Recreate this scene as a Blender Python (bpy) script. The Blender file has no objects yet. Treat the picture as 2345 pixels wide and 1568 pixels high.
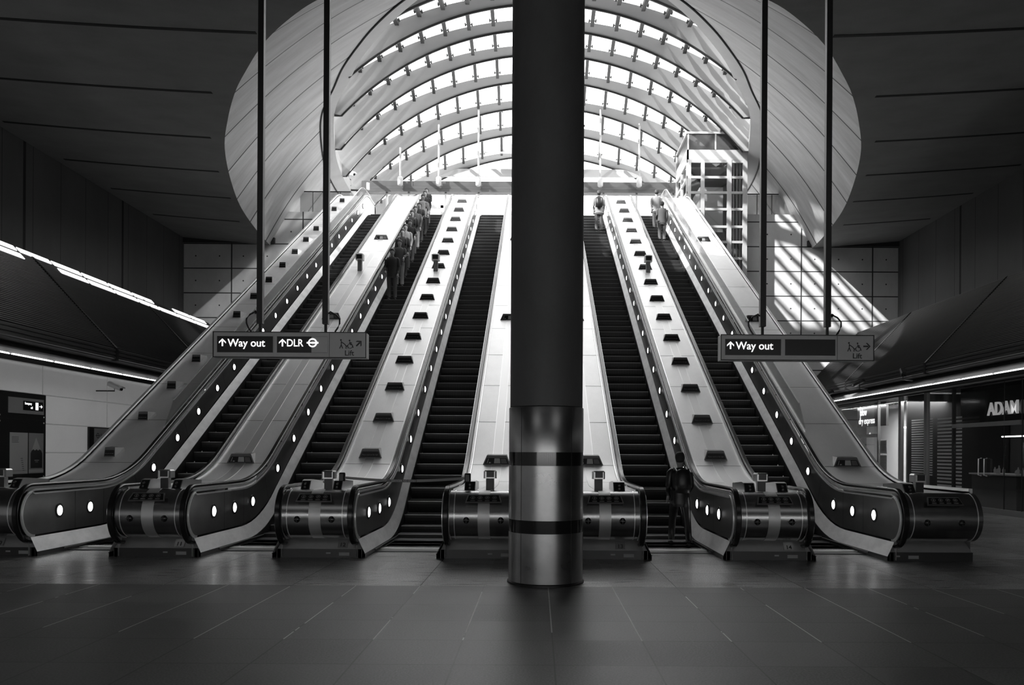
import bpy, math, random
from mathutils import Vector, Matrix
random.seed(7)
pi = math.pi
C = bpy.context.scene.collection
# ------------------------------------------------------------------ camera, world, sun, exposure
cam_d = bpy.data.cameras.new('camera'); cam = bpy.data.objects.new('camera', cam_d); C.objects.link(cam)
cam.location = (-0.11, 0.0, 1.65)
cam.rotation_euler = (pi/2, -math.radians(0.33), 0)
cam_d.sensor_width = 36; cam_d.lens = 36*1850/2345
cam_d.shift_x = -(1231-1172.5)/2345; cam_d.shift_y = (1035-784)/2345
cam_d.clip_end = 400
S = bpy.context.scene; S.camera = cam
w = bpy.data.worlds.new('world'); S.world = w; w.use_nodes = True
bg = w.node_tree.nodes['Background']; bg.inputs[0].default_value = (1, 1, 1, 1); bg.inputs[1].default_value = 3.4
def sun(name, d, e, ang):
    l = bpy.data.lights.new(name, 'SUN'); l.energy = e; l.angle = math.radians(ang)
    o = bpy.data.objects.new(name, l); C.objects.link(o)
    o.rotation_euler = Vector(d).to_track_quat('-Z', 'Y').to_euler(); o.location = (0, 0, 30)
sun('sun', (1.5, 1.0, -1.3), 10.0, 0.8)
sun('sun_glint_off_towers', (-1.5, 1.0, -1.3), 3.0, 2.0)
def area(name, loc, rot, sx, sy, e):
    l = bpy.data.lights.new(name, 'AREA'); l.shape = 'RECTANGLE'; l.size = sx; l.size_y = sy; l.energy = e
    o = bpy.data.objects.new(name, l); C.objects.link(o); o.location = loc; o.rotation_euler = rot
S.view_settings.view_transform = 'Standard'; S.view_settings.look = 'None'
S.view_settings.gamma = 1; S.view_settings.exposure = 0.42; S.view_settings.use_curve_mapping = False

# ------------------------------------------------------------------ materials
MATS = {}
def g(v): return (v, v, v, 1)
def mat(name, c=.5, rough=.5, metal=0.0, noise=0.0, nscale=3.0, stretch=(1, 1, 1), bump=0.0, emit=0.0,
        lines=(), linecol=.02, rvar=0.0, dots=None, noise2=0.0):
    """lines: (axis, period, offset, halfwidth) in world metres"""
    m = bpy.data.materials.new(name); m.use_nodes = True; MATS[name] = m
    nt = m.node_tree; N = nt.nodes; L = nt.links; b = N['Principled BSDF']
    b.inputs['Roughness'].default_value = rough; b.inputs['Metallic'].default_value = metal
    b.inputs['Base Color'].default_value = g(c)
    if emit:
        b.inputs['Emission Color'].default_value = (1, 1, 1, 1); b.inputs['Emission Strength'].default_value = emit
    geo = N.new('ShaderNodeNewGeometry')
    col = None
    def M(op, a, bb=None, cc=None):
        n = N.new('ShaderNodeMath'); n.operation = op
        for i, v in enumerate((a, bb, cc)):
            if v is None: continue
            if isinstance(v, (int, float)): n.inputs[i].default_value = v
            else: L.new(v, n.inputs[i])
        return n.outputs[0]
    if noise or bump or rvar:
        mp = N.new('ShaderNodeMapping'); mp.inputs['Scale'].default_value = stretch; L.new(geo.outputs['Position'], mp.inputs[0])
        nz = N.new('ShaderNodeTexNoise'); nz.inputs['Scale'].default_value = nscale; nz.inputs['Detail'].default_value = 8
        nz.inputs['Roughness'].default_value = .62; L.new(mp.outputs[0], nz.inputs['Vector'])
        f = nz.outputs[0]
        if noise:
            v = M('MULTIPLY_ADD', f, 2*noise*c*2, c-noise*c*2)
            if noise2:
                n2 = N.new('ShaderNodeTexNoise'); n2.inputs['Scale'].default_value = 45; n2.inputs['Detail'].default_value = 4
                L.new(geo.outputs['Position'], n2.inputs['Vector'])
                v = M('MULTIPLY', v, M('MULTIPLY_ADD', n2.outputs[0], 2*noise2*2, 1-2*noise2))
            v = M('MAXIMUM', v, .003); col = v
        if bump:
            bp = N.new('ShaderNodeBump'); bp.inputs['Strength'].default_value = bump; bp.inputs['Distance'].default_value = .02
            L.new(f, bp.inputs['Height']); L.new(bp.outputs[0], b.inputs['Normal'])
        if rvar:
            L.new(M('MULTIPLY_ADD', f, rvar*2, rough-rvar), b.inputs['Roughness'])
    if lines or dots:
        sp = N.new('ShaderNodeSeparateXYZ'); L.new(geo.outputs['Position'], sp.inputs[0]); mask = None
        for ax, per, off, hw in lines:
            x = M('DIVIDE', M('SUBTRACT', sp.outputs[ax], off), per)
            d = M('MULTIPLY', M('ABSOLUTE', M('SUBTRACT', x, M('ROUND', x))), per)
            k = M('LESS_THAN', d, hw)
            mask = k if mask is None else M('MAXIMUM', mask, k)
        if dots:
            a1, p1, o1, a2, p2, o2, r = dots
            def cell(ax, p, o):
                x = M('DIVIDE', M('SUBTRACT', sp.outputs[ax], o), p)
                return M('MULTIPLY', M('SUBTRACT', x, M('ROUND', x)), p)
            da, db = cell(a1, p1, o1), cell(a2, p2, o2)
            k = M('LESS_THAN', M('ADD', M('MULTIPLY', da, da), M('MULTIPLY', db, db)), r*r)
            mask = k if mask is None else M('MAXIMUM', mask, k)
        mx = N.new('ShaderNodeMix'); mx.data_type = 'FLOAT'; L.new(mask, mx.inputs[0])
        if col is None: mx.inputs[2].default_value = c
        else: L.new(col, mx.inputs[2])
        mx.inputs[3].default_value = linecol; col = mx.outputs[0]
    if col is not None:
        cb = N.new('ShaderNodeCombineColor'); [L.new(col, cb.inputs[i]) for i in range(3)]
        L.new(cb.outputs[0], b.inputs['Base Color'])
    return m
mat('steel', .60, .34, 1.0, noise=.10, nscale=2.0, stretch=(1, .25, 1), rvar=.06)
mat('deck_steel', .80, .50, .6, noise=.07, nscale=1.6, stretch=(1, .35, 1), rvar=.05, noise2=.03)
mat('strip_steel', .66, .46, .75)
mat('panel_steel', .30, .30, .9, noise=.22, nscale=1.4, stretch=(1, 1, 1), rvar=.06)
mat('skirt_steel', .92, .50, .45, noise=.16, nscale=5, stretch=(1, .5, 1), rvar=.05)
mat('trim_steel', .88, .28, .55)
mat('drum_steel', .32, .24, 1.0, noise=.10, nscale=2.5, stretch=(3, 1, 1), rvar=.04)
mat('clad_steel', .40, .30, 1.0, noise=.22, nscale=2.2, stretch=(1, 1, 1.2), rvar=.10)
mat('dark_steel', .06, .40, .6)
mat('black', .012, .35); mat('matte_black', .01, .7); mat('black_gloss', .012, .12)
mat('rubber', .012, .22)
mat('base_steel', .42, .45, .8, noise=.1, nscale=4)
mat('step_riser', .045, .45, .5, lines=((0, .024, 0, .005),), linecol=.015)
mat('step_tread', .10, .40, .6, lines=((0, .012, 0, .003),), linecol=.03)
mat('step_nose', .26, .35, .9)
mat('plate', .22, .38, .8, lines=((1, .028, 0, .006),), linecol=.05)
mat('concrete', .40, .72, 0, noise=.22, nscale=.9, bump=.12, noise2=.06, stretch=(1, 1, 1))
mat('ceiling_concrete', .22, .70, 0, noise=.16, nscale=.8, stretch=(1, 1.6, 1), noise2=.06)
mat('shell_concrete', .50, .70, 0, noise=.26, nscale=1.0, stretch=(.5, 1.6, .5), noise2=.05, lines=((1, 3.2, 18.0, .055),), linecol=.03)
mat('rim_concrete', .5, .6, 0, noise=.1, nscale=.8)
mat('rib_face', .29, .5, 0, noise=.08, nscale=.7)
mat('wall_panel', .58, .75, 0, noise=.2, nscale=.7, noise2=.08, stretch=(1, 1, .6),
    lines=((0, 3.35, 2.2, .03), (2, 1.16, 11.37, .025)), linecol=.03, dots=(0, 1.12, .56, 2, 1.16, 10.79, .035))
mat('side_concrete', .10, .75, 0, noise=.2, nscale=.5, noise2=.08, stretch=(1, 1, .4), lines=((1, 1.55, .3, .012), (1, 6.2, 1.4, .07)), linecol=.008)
mat('column_concrete', .10, .55, 0, noise=.18, nscale=2.2, stretch=(1, 1, .5), noise2=.05)
mat('louvre', .08, .35, .7)
mat('fascia', .05, .5, .3)
mat('soffit', .20, .6)
mat('strip_light', .9, .5, emit=3.0); mat('strip_dim', .6, .5, emit=.75)
mat('lamp', 1, .5, emit=2.6)
mat('glass_panel', .30, .30, 0, noise=.1, nscale=.6, noise2=.05)
mat('sign_grey', .42, .45, .3, noise=.06, nscale=5); mat('sign_black', .006, .3)
mat('sign_text', .9, .5, emit=.75); mat('sign_dark_text', .02, .5)
mat('paper', .45, .6); mat('paper_grey', .28, .6)
mat('white_frame', .38, .4); mat('lift_dark', .03, .15, .2); MATS['lift_dark'].node_tree.nodes['Principled BSDF'].inputs['Alpha'].default_value = .8
mat('blind', .55, .5); mat('shop_wall', .5, .7); mat('shop_dark', .03, .6)
mat('ground', .5, .8); mat('letter_glow', .7, .4, emit=.22); mat('notice_body', .16, .45, .4); mat('letter', .7, .4); mat('front_fill', .8, .5, emit=5.0)
mat('skin', .28, .6); mat('cloth_dark', .02, .85); mat('cloth_mid', .06, .85); mat('cloth_light', .20, .85); mat('hair', .02, .6)
mat('frame_metal', .35, .35, .7)
mat('beam_metal', .05, .5, .2)
# clear glass
def glassmat(name, tint=.93, refl=.08):
    m = bpy.data.materials.new(name); m.use_nodes = True; MATS[name] = m; nt = m.node_tree; N = nt.nodes; L = nt.links
    N.remove(N['Principled BSDF']); o = N['Material Output']
    t = N.new('ShaderNodeBsdfTransparent'); t.inputs[0].default_value = g(tint)
    gl = N.new('ShaderNodeBsdfGlossy'); gl.inputs['Roughness'].default_value = .03; gl.inputs[0].default_value = g(.9)
    lw = N.new('ShaderNodeLayerWeight'); lw.inputs[0].default_value = .5
    pw = N.new('ShaderNodeMath'); pw.operation = 'POWER'; L.new(lw.outputs['Facing'], pw.inputs[0]); pw.inputs[1].default_value = 4
    ma = N.new('ShaderNodeMath'); ma.operation = 'MULTIPLY_ADD'; L.new(pw.outputs[0], ma.inputs[0]); ma.inputs[1].default_value = .5; ma.inputs[2].default_value = .05
    mx = N.new('ShaderNodeMixShader'); L.new(ma.outputs[0], mx.inputs[0]); L.new(t.outputs[0], mx.inputs[1]); L.new(gl.outputs[0], mx.inputs[2])
    L.new(mx.outputs[0], o.inputs[0])
glassmat('glass')
m_ = bpy.data.materials.new('screen_glass'); m_.use_nodes = True; MATS['screen_glass'] = m_; b_ = m_.node_tree.nodes['Principled BSDF']
b_.inputs['Base Color'].default_value = g(.22); b_.inputs['Roughness'].default_value = .35; b_.inputs['Alpha'].default_value = .45
# polished floor with slab joints
def floormat():
    m = bpy.data.materials.new('floor_slabs'); m.use_nodes = True; MATS['floor_slabs'] = m; nt = m.node_tree; N = nt.nodes; L = nt.links
    b = N['Principled BSDF']; b.inputs['IOR'].default_value = 1.85; geo = N.new('ShaderNodeNewGeometry'); sp = N.new('ShaderNodeSeparateXYZ'); L.new(geo.outputs['Position'], sp.inputs[0])
    def M(op, a, bb=None, cc=None):
        n = N.new('ShaderNodeMath'); n.operation = op
        for i, v in enumerate((a, bb, cc)):
            if v is None: continue
            if isinstance(v, (int, float)): n.inputs[i].default_value = v
            else: L.new(v, n.inputs[i])
        return n.outputs[0]
    def cell(ax, per, off):
        x = M('DIVIDE', M('SUBTRACT', sp.outputs[ax], off), per); return x
    xx = cell(0, .786, .03); yy = cell(1, .817, 6.26)
    def line(x, per, hw): return M('LESS_THAN', M('MULTIPLY', M('ABSOLUTE', M('SUBTRACT', x, M('ROUND', x))), per), hw)
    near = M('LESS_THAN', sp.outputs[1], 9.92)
    yl = M('MULTIPLY', line(yy, .817, .007), near)
    x2 = cell(0, 1.572, .03)
    xl = M('ADD', M('MULTIPLY', line(xx, .786, .007), near), M('MULTIPLY', line(x2, 1.572, .006), M('SUBTRACT', 1, near)))
    edge = M('LESS_THAN', M('ABSOLUTE', M('SUBTRACT', sp.outputs[1], 9.92)), .007)
    mask = M('MINIMUM', M('ADD', M('ADD', xl, yl), edge), 1)
    # per-slab tone
    wn = N.new('ShaderNodeTexWhiteNoise'); wn.noise_dimensions = '2D'; cb = N.new('ShaderNodeCombineXYZ')
    L.new(M('ROUND', M('SUBTRACT', xx, .5)), cb.inputs[0]); L.new(M('ROUND', M('SUBTRACT', yy, .5)), cb.inputs[1]); L.new(cb.outputs[0], wn.inputs['Vector'])
    sp2 = N.new('ShaderNodeTexNoise'); sp2.inputs['Scale'].default_value = 60; sp2.inputs['Detail'].default_value = 5; L.new(geo.outputs['Position'], sp2.inputs['Vector'])
    wide = N.new('ShaderNodeTexNoise'); wide.inputs['Scale'].default_value = .8; wide.inputs['Detail'].default_value = 5; L.new(geo.outputs['Position'], wide.inputs['Vector'])
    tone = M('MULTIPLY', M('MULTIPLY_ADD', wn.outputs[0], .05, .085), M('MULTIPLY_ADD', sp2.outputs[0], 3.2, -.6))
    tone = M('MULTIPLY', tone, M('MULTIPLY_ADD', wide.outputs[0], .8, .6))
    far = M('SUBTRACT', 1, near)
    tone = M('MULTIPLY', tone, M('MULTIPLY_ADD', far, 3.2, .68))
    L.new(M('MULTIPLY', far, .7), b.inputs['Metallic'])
    joint_glint = M('MULTIPLY', M('MULTIPLY', line(xx, .786, .006), near), M('MULTIPLY', M('GREATER_THAN', sp.outputs[1], 7.08), M('GREATER_THAN', wide.outputs[0], .44)))  # pale joint lines: a floor reflection put into the colour
    mx = N.new('ShaderNodeMix'); mx.data_type = 'FLOAT'; L.new(mask, mx.inputs[0]); L.new(tone, mx.inputs[2]); L.new(M('MULTIPLY_ADD', joint_glint, .6, .008), mx.inputs[3])
    cc = N.new('ShaderNodeCombineColor'); [L.new(mx.outputs[0], cc.inputs[i]) for i in range(3)]; L.new(cc.outputs[0], b.inputs['Base Color'])
    # roughness: stone slabs rougher than the polished strip before the escalators
    st = N.new('ShaderNodeTexNoise'); st.inputs['Scale'].default_value = 3; mp = N.new('ShaderNodeMapping'); mp.inputs['Scale'].default_value = (.5, 8, 1)
    L.new(geo.outputs['Position'], mp.inputs[0]); L.new(mp.outputs[0], st.inputs['Vector'])
    r_far = M('MULTIPLY_ADD', st.outputs[0], .2, .20); r_near = M('MULTIPLY_ADD', wn.outputs[0], .12, .36)
    mr = N.new('ShaderNodeMix'); mr.data_type = 'FLOAT'; L.new(near, mr.inputs[0]); L.new(r_far, mr.inputs[2]); L.new(r_near, mr.inputs[3])
    L.new(mr.outputs[0], b.inputs['Roughness'])
    bp = N.new('ShaderNodeBump'); bp.inputs['Strength'].default_value = .5; bp.inputs['Distance'].default_value = .004
    L.new(M('SUBTRACT', 1, mask), bp.inputs['Height']); L.new(bp.outputs[0], b.inputs['Normal'])
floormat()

# ------------------------------------------------------------------ mesh helpers
class MB:
    def __init__(s): s.v = []; s.f = []; s.m = []; s.k = 0
    def mi(s, k): s.k = k; return s
    def add(s, vs, fs):
        n = len(s.v); s.v += [tuple(p) for p in vs]; s.f += [tuple(i+n for i in f) for f in fs]; s.m += [s.k]*len(fs); return s
    def box(s, x0, x1, y0, y1, z0, z1):
        return s.add([(x0,y0,z0),(x1,y0,z0),(x1,y1,z0),(x0,y1,z0),(x0,y0,z1),(x1,y0,z1),(x1,y1,z1),(x0,y1,z1)],
                     [(0,3,2,1),(4,5,6,7),(0,1,5,4),(1,2,6,5),(2,3,7,6),(3,0,4,7)])
    def cbox(s, x0, x1, y0, y1, z0, z1, c=.01):
        """box with chamfered vertical and top edges"""
        def ring(i, z): return [(x0+i+c,y0+i,z),(x1-i-c,y0+i,z),(x1-i,y0+i+c,z),(x1-i,y1-i-c,z),(x1-i-c,y1-i,z),(x0+i+c,y1-i,z),(x0+i,y1-i-c,z),(x0+i,y0+i+c,z)]
        R = [ring(0, z0), ring(0, z1-c), ring(c*.8, z1)]
        vs = sum(R, []); fs = [tuple(reversed(range(8))), tuple(range(16, 24))]
        for k in (0, 8):
            fs += [(k+i, k+(i+1) % 8, k+8+(i+1) % 8, k+8+i) for i in range(8)]
        return s.add(vs, fs)
    def grid(s, rows):
        """rows: list of equal-length point rows"""
        n = len(rows[0]); vs = [p for r in rows for p in r]
        return s.add(vs, [(i*n+j, i*n+j+1, (i+1)*n+j+1, (i+1)*n+j) for i in range(len(rows)-1) for j in range(n-1)])
    def ribbon(s, path, x0, x1):
        """path of (y,z) extruded over x"""
        return s.grid([[(x0, y, z) for y, z in path], [(x1, y, z) for y, z in path]])
    def slab(s, path, x0, x1, t):
        """ribbon with thickness t (normal offset downwards)"""
        lo = offset(path, -t)
        s.ribbon(path, x0, x1); s.ribbon(lo, x0, x1)
        for x in (x0, x1): s.grid([[(x, y, z) for y, z in path], [(x, y, z) for y, z in lo]])
        s.add([(x0,)+tuple(path[0]), (x1,)+tuple(path[0]), (x1,)+tuple(lo[0]), (x0,)+tuple(lo[0])], [(0,1,2,3)])
        return s.add([(x0,)+tuple(path[-1]), (x1,)+tuple(path[-1]), (x1,)+tuple(lo[-1]), (x0,)+tuple(lo[-1])], [(0,1,2,3)])
    def tube(s, pts, r, n=8, cap=True, closed=False):
        pts = [Vector(p) for p in pts]; N = len(pts); rings = []
        for i, p in enumerate(pts):
            a = pts[(i-1) % N] if (i or closed) else p; b = pts[(i+1) % N] if (i < N-1 or closed) else p
            d = (b-a).normalized(); up = Vector((0, 0, 1)) if abs(d.z) < .9 else Vector((1, 0, 0))
            u = d.cross(up).normalized(); v = d.cross(u)
            rr = r[i] if isinstance(r, (list, tuple)) else r
            rings.append([tuple(p+(u*math.cos(2*pi*k/n)+v*math.sin(2*pi*k/n))*rr) for k in range(n)])
        vs = sum(rings, []); fs = []
        for i in range(N if closed else N-1):
            j = (i+1) % N; fs += [(i*n+k, i*n+(k+1) % n, j*n+(k+1) % n, j*n+k) for k in range(n)]
        if cap and not closed: fs += [tuple(range(n)), tuple((N-1)*n+k for k in reversed(range(n)))]
        return s.add(vs, fs)
    def poly(s, pts): return s.add(pts, [tuple(range(len(pts)))])
    def prism(s, pts, d):
        """closed polygon pts (3d) extruded by vector d"""
        n = len(pts); q = [tuple(Vector(p)+Vector(d)) for p in pts]
        return s.add(list(pts)+q, [tuple(range(n)), tuple(reversed(range(n, 2*n)))]+[(i, (i+1) % n, n+(i+1) % n, n+i) for i in range(n)])
    def lathe(s, prof, n=48, c=(0, 0, 0), axis='z'):
        rings = []
        for r, h in prof:
            R = []
            for k in range(n):
                a = 2*pi*k/n; x, y = r*math.cos(a), r*math.sin(a)
                R.append({'z': (c[0]+x, c[1]+y, c[2]+h), 'x': (c[0]+h, c[1]+x, c[2]+y), 'y': (c[0]+x, c[1]+h, c[2]+y)}[axis])
            rings.append(R)
        vs = sum(rings, []); fs = []
        for i in range(len(rings)-1): fs += [(i*n+k, i*n+(k+1) % n, (i+1)*n+(k+1) % n, (i+1)*n+k) for k in range(n)]
        fs += [tuple(range(n)), tuple(reversed(range((len(rings)-1)*n, len(rings)*n)))]
        return s.add(vs, fs)
def offset(path, t):
    out = []; n = len(path)
    for i, (y, z) in enumerate(path):
        a = path[max(0, i-1)]; b = path[min(n-1, i+1)]; dy, dz = b[0]-a[0], b[1]-a[1]; l = math.hypot(dy, dz) or 1
        out.append((y-dz/l*t, z+dy/l*t))
    return out
K = 1.0      # scale of whatever is being built from the floor plan (hall) against the escalator survey
def W(z): return z+.12*max(0, min(1, z))
def WV(p): return Vector((p[0]*K, p[1]*K, p[2]*K if K != 1 else W(p[2])))
def link(name, mb, mats, parent=None, smooth=None, base=None):
    """one mesh object; mb in world metres, re-based on the parent's or own base"""
    if isinstance(mats, str): mats = [mats]
    b = Vector(base) if base is not None else (Vector(parent['wb']) if parent is not None and 'wb' in parent else Vector((0, 0, 0)))
    me = bpy.data.meshes.new(name); me.from_pydata([tuple(WV(p)-WV(b)) for p in mb.v], [], mb.f)
    for m in mats: me.materials.append(MATS[m])
    for p, k in zip(me.polygons, mb.m): p.material_index = k
    me.update(); me.validate()
    import bmesh
    bm = bmesh.new(); bm.from_mesh(me); bmesh.ops.recalc_face_normals(bm, faces=bm.faces); bm.to_mesh(me); bm.free()
    if smooth:
        for p in me.polygons: p.use_smooth = True
        try: me.set_sharp_from_angle(angle=math.radians(smooth))
        except Exception: pass
    o = bpy.data.objects.new(name, me); C.objects.link(o)
    if parent is not None: o.parent = parent
    elif base is not None: o.location = WV(b)
    o['wb'] = list(b)
    return o
def thing(name, loc, label, cat, group=None):
    o = bpy.data.objects.new(name, None); C.objects.link(o); o.location = WV(loc); o.empty_display_size = .2
    o['label'] = label; o['category'] = cat; o['wb'] = list(loc)
    if group: o['group'] = group
    return o
def tag(o, label, cat, group=None):
    o['label'] = label; o['category'] = cat
    if group: o['group'] = group
    return o
def struct(name, mb, mats, smooth=None, base=None):
    o = link(name, mb, mats, None, smooth, base); o['kind'] = 'structure'; return o
def copytree(o, parent=None):
    c = o.copy(); C.objects.link(c)
    if parent is not None: c.parent = parent
    for ch in list(o.children): copytree(ch, c)
    return c
def text(name, s, size, loc, m, parent, facing='front', extrude=.002, sx=1.0, bold=0.0, align='LEFT', tilt=0.0):
    """facing front = readable looking +Y; side_r = on right wall (readable looking +X); side_l = on left wall"""
    cu = bpy.data.curves.new(name, 'FONT'); cu.body = s; cu.size = size; cu.extrude = extrude; cu.offset = bold; cu.align_x = align
    t = bpy.data.objects.new(name, cu); me = bpy.data.meshes.new_from_object(t)
    M = Matrix.Diagonal((sx, 1, 1, 1))
    R = Matrix.Rotation(pi/2+tilt, 4, 'X')
    if facing == 'side_r': R = Matrix.Rotation(-pi/2, 4, 'Z') @ R
    if facing == 'side_l': R = Matrix.Rotation(pi/2, 4, 'Z') @ R
    b = Vector(parent['wb']) if parent is not None else Vector((0, 0, 0))
    me.transform(Matrix.Translation(WV(loc)-WV(b)) @ R @ M @ Matrix.Scale(K, 4))
    me.materials.clear(); me.materials.append(MATS[m])
    bpy.data.objects.remove(t); bpy.data.curves.remove(cu)
    o = bpy.data.objects.new(name, me); C.objects.link(o); o.parent = parent; o['wb'] = list(b)
    return o

# ------------------------------------------------------------------ geometry of the place
T = math.tan(math.radians(30)); TOP = 12.3; XW = 16.8; YB = 38.0
def prof(zf, c, zt, y0, y1, R=3.6, RT=2.6, step=None):
    """flat - fillet - 30 degree incline - fillet - flat, list of (y,z)"""
    yb = (zf-c)/T; yt = (zt-c)/T; l = R*math.tan(math.radians(15)); lt = RT*math.tan(math.radians(15))
    p = [(y0, zf)]
    for k in range(9):
        a = math.radians(30*k/8); p.append((yb-l+R*math.sin(a), zf+R*(1-math.cos(a))))
    n = 24
    ya, za = p[-1]; ye = yt-lt*math.cos(math.radians(30)); ze = zt-lt*math.sin(math.radians(30))
    for k in range(1, n): p.append((ya+(ye-ya)*k/n, za+(ze-za)*k/n))
    for k in range(7):
        a = math.radians(30-30*k/6); p.append((yt+lt-RT*math.sin(a), zt-RT*(1-math.cos(a))))
    p.append((y1, zt)); return [q for q in p if q[0] >= y0-1e-6 and q[0] <= y1+1e-6]
def zat(path, y):
    for (a, b), (c, d) in zip(path, path[1:]):
        if a <= y <= c: return b+(d-b)*(y-a)/(c-a or 1)
    return path[0][1] if y < path[0][0] else path[-1][1]
Y0 = 12.55; CZ = .585     # newel: centre of the rounded ends
P_HR = prof(.975, -7.90, 13.30, Y0, 38.4)
P_DECK = prof(.93, -7.99, 13.22, Y0, 38.4)
P_PT = prof(.86, -8.04, 13.14, Y0, 38.4)
P_PB = prof(.27, -8.61, 12.58, Y0, 38.4)
P_SK = prof(.06, -8.84, 12.36, 12.6, 38.4)
P_ST = prof(.0, -8.94, 12.44, 12.6, 38.4, RT=1.0)
ESC = [('A', -7.26), ('B', -4.74), ('C', -2.21), ('D', 2.21), ('E', 4.74)]
HW = .715
DECKS = {}

# ---- the setting: floor
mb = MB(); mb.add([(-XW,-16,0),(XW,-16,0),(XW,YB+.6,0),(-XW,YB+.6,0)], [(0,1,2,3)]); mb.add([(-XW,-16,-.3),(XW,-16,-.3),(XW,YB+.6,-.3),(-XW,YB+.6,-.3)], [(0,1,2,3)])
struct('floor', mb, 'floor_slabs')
def zc(x): return 10.75+.0027*x*x
MOUTH = [(0,15.45),(1.2,15.5),(2.4,15.7),(3.6,16.05),(4.65,16.6),(5.6,17.5),(6.5,18.6),(7.4,20.0),(8.1,21.2),(8.98,23.0),(10.0,25.4),(11.05,28.7),(11.92,32.1),(12.52,35.8),(12.75,38.0)]
RIM = [(0,22.0),(1.0,22.1),(1.9,22.4),(2.9,22.95),(4.15,24.05),(5.3,25.5),(6.2,26.9),(7.05,28.4),(7.75,29.95),(8.72,32.05),(9.4,34.3),(10.2,38.0),(10.55,41.1),(10.6,44.0),(10.4,47)]
def interp(tab, n):
    """catmull resample of a list of (x,y)"""
    out = []
    for i in range(len(tab)-1):
        p0 = tab[i-1] if i else (-tab[1][0], tab[1][1]); p1 = tab[i]; p2 = tab[i+1]; p3 = tab[i+2] if i+2 < len(tab) else (2*p2[0]-p1[0], 2*p2[1]-p1[1])
        for k in range(n):
            t = k/n
            out.append(tuple(.5*((2*b)+(c-a)*t+(2*a-5*b+4*c-d)*t*t+(3*b-a-3*c+d)*t**3) for a, b, c, d in zip(p0, p1, p2, p3)))
    out.append(tab[-1]); return out
M_ = interp(MOUTH, 6)
def xm_at(y, tab):
    for a, b in zip(tab, tab[1:]):
        if a[1] <= y <= b[1]: return a[0]+(b[0]-a[0])*(y-a[1])/((b[1]-a[1]) or 1)
    return 0 if y < tab[0][1] else tab[-1][0]
# ceiling: two wings round the mouth, and the plain part before it
mb = MB(); mb.k = 0
for sgn in (-1, 1):
    rows = []
    for x, y in M_: rows.append([(sgn*(x+(XW-x)*k/14), y, zc(x+(XW-x)*k/14)) for k in range(15)])
    mb.grid(rows)
    rows = []
    for y in [-16, -8, 0, 6, 10, 13, M_[0][1]]: rows.append([(sgn*XW*k/20, y, zc(XW*k/20)) for k in range(21)])
    mb.grid(rows)
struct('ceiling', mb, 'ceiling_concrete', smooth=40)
# long ceiling slots: their shade put in as flat black strips
k = 1
for y, xe in [(11.6, 4.5), (14.8, 5.2), (18.05, 6.45), (21.3, 8.75), (24.55, 10.1), (27.7, 11.1), (30.75, 11.85), (34.1, 12.75)]:
    for sgn in (-1, 1):
        mb = MB(); a = []
        for i in range(9):
            x = xe+(XW-.4-xe)*i/8; a.append((sgn*x, zc(x)))
        for (xa, za), (xb, zb) in zip(a, a[1:]):
            mb.add([(xa,y-.05,za-.012),(xb,y-.05,zb-.012),(xb,y+.05,zb-.012),(xa,y+.05,za-.012),(xa,y-.05,za+.05),(xb,y-.05,zb+.05),(xb,y+.05,zb+.05),(xa,y+.05,za+.05)],
                   [(0,3,2,1),(4,5,6,7),(0,1,5,4),(1,2,6,5),(2,3,7,6),(3,0,4,7)])
        struct('trim_%d' % k, mb, 'matte_black'); k += 1
# shell between mouth and rim
R_ = interp(RIM, 8)
def rim_at(y): return xm_at(y, R_)
def rim_pt(yr):
    return (rim_at(yr), yr)
mb = MB()
NB = 12
def shell_rows(sgn):
    rows = []
    for x, y in M_:
        f = max(0, (YB-y)/22.55); yr = y+6.55*f*f
        xr = rim_at(yr); A = Vector((sgn*x, y, zc(x))); B = Vector((sgn*xr, yr, 15.0)); row = []
        for k in range(NB+1):
            t = k/NB; p = A.lerp(B, t); bulge = math.sin(pi*t)*.28
            p += Vector((-sgn*bulge*.4*min(1, x/6), 0, bulge*.6)) * -1.0 if False else Vector((sgn*bulge*.35*min(1, x/6), 0, bulge*.5)); row.append(tuple(p))
        rows.append(row)
    for y in (39.5, 41, 42.5, 44, 46):
        xr = rim_at(y); A = Vector((sgn*12.95, y, 11.2)); B = Vector((sgn*xr, y, 15)); row = []
        for k in range(NB+1):
            t = k/NB; p = A.lerp(B, t); bulge = math.sin(pi*t)*.28; row.append(tuple(p+Vector((sgn*bulge*.35, 0, bulge*.5))))
        rows.append(row)
    return rows
for sgn in (-1, 1): mb.grid(shell_rows(sgn))
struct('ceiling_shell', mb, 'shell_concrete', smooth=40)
# rim: dark joint and the smooth kerb above it
rr = [(x, y) for x, y in R_]
full = [(-x, y) for x, y in reversed(rr)]+rr[1:]
mb = MB(); mb.tube([(x, y, 14.98) for x, y in full], .038, 6); struct('trim_%d' % k, mb, 'matte_black'); k += 1
mb = MB(); rows = [[], [], [], []]
for x, y in full:
    s_ = (1 if x >= 0 else -1)*min(1, abs(x)/3); f = max(0, 1-abs(x)/9)
    rows[0].append((x, y, 15.0)); rows[1].append((x-s_*.56, y+.5*f, 15.26)); rows[2].append((x-s_*.56, y+.5*f, 15.8)); rows[3].append((x+s_*34, y-34*f if abs(x) < 9 else y, 15.6))
mb.grid(rows[:3]); struct('trim_%d' % k, mb, 'rim_concrete', smooth=40); k += 1
mb = MB()
for sgn in (-1, 1):
    mb.grid([[(sgn*max(0, x-.3), y, 15.6) for x, y in rr], [(sgn*44, y, 15.6) for x, y in rr]])
    mb.add([(0,-20,15.6),(sgn*44,-20,15.6),(sgn*44,22,15.6),(0,22,15.6)], [(0,1,2,3)])
struct('ground', mb, 'ground')
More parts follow.
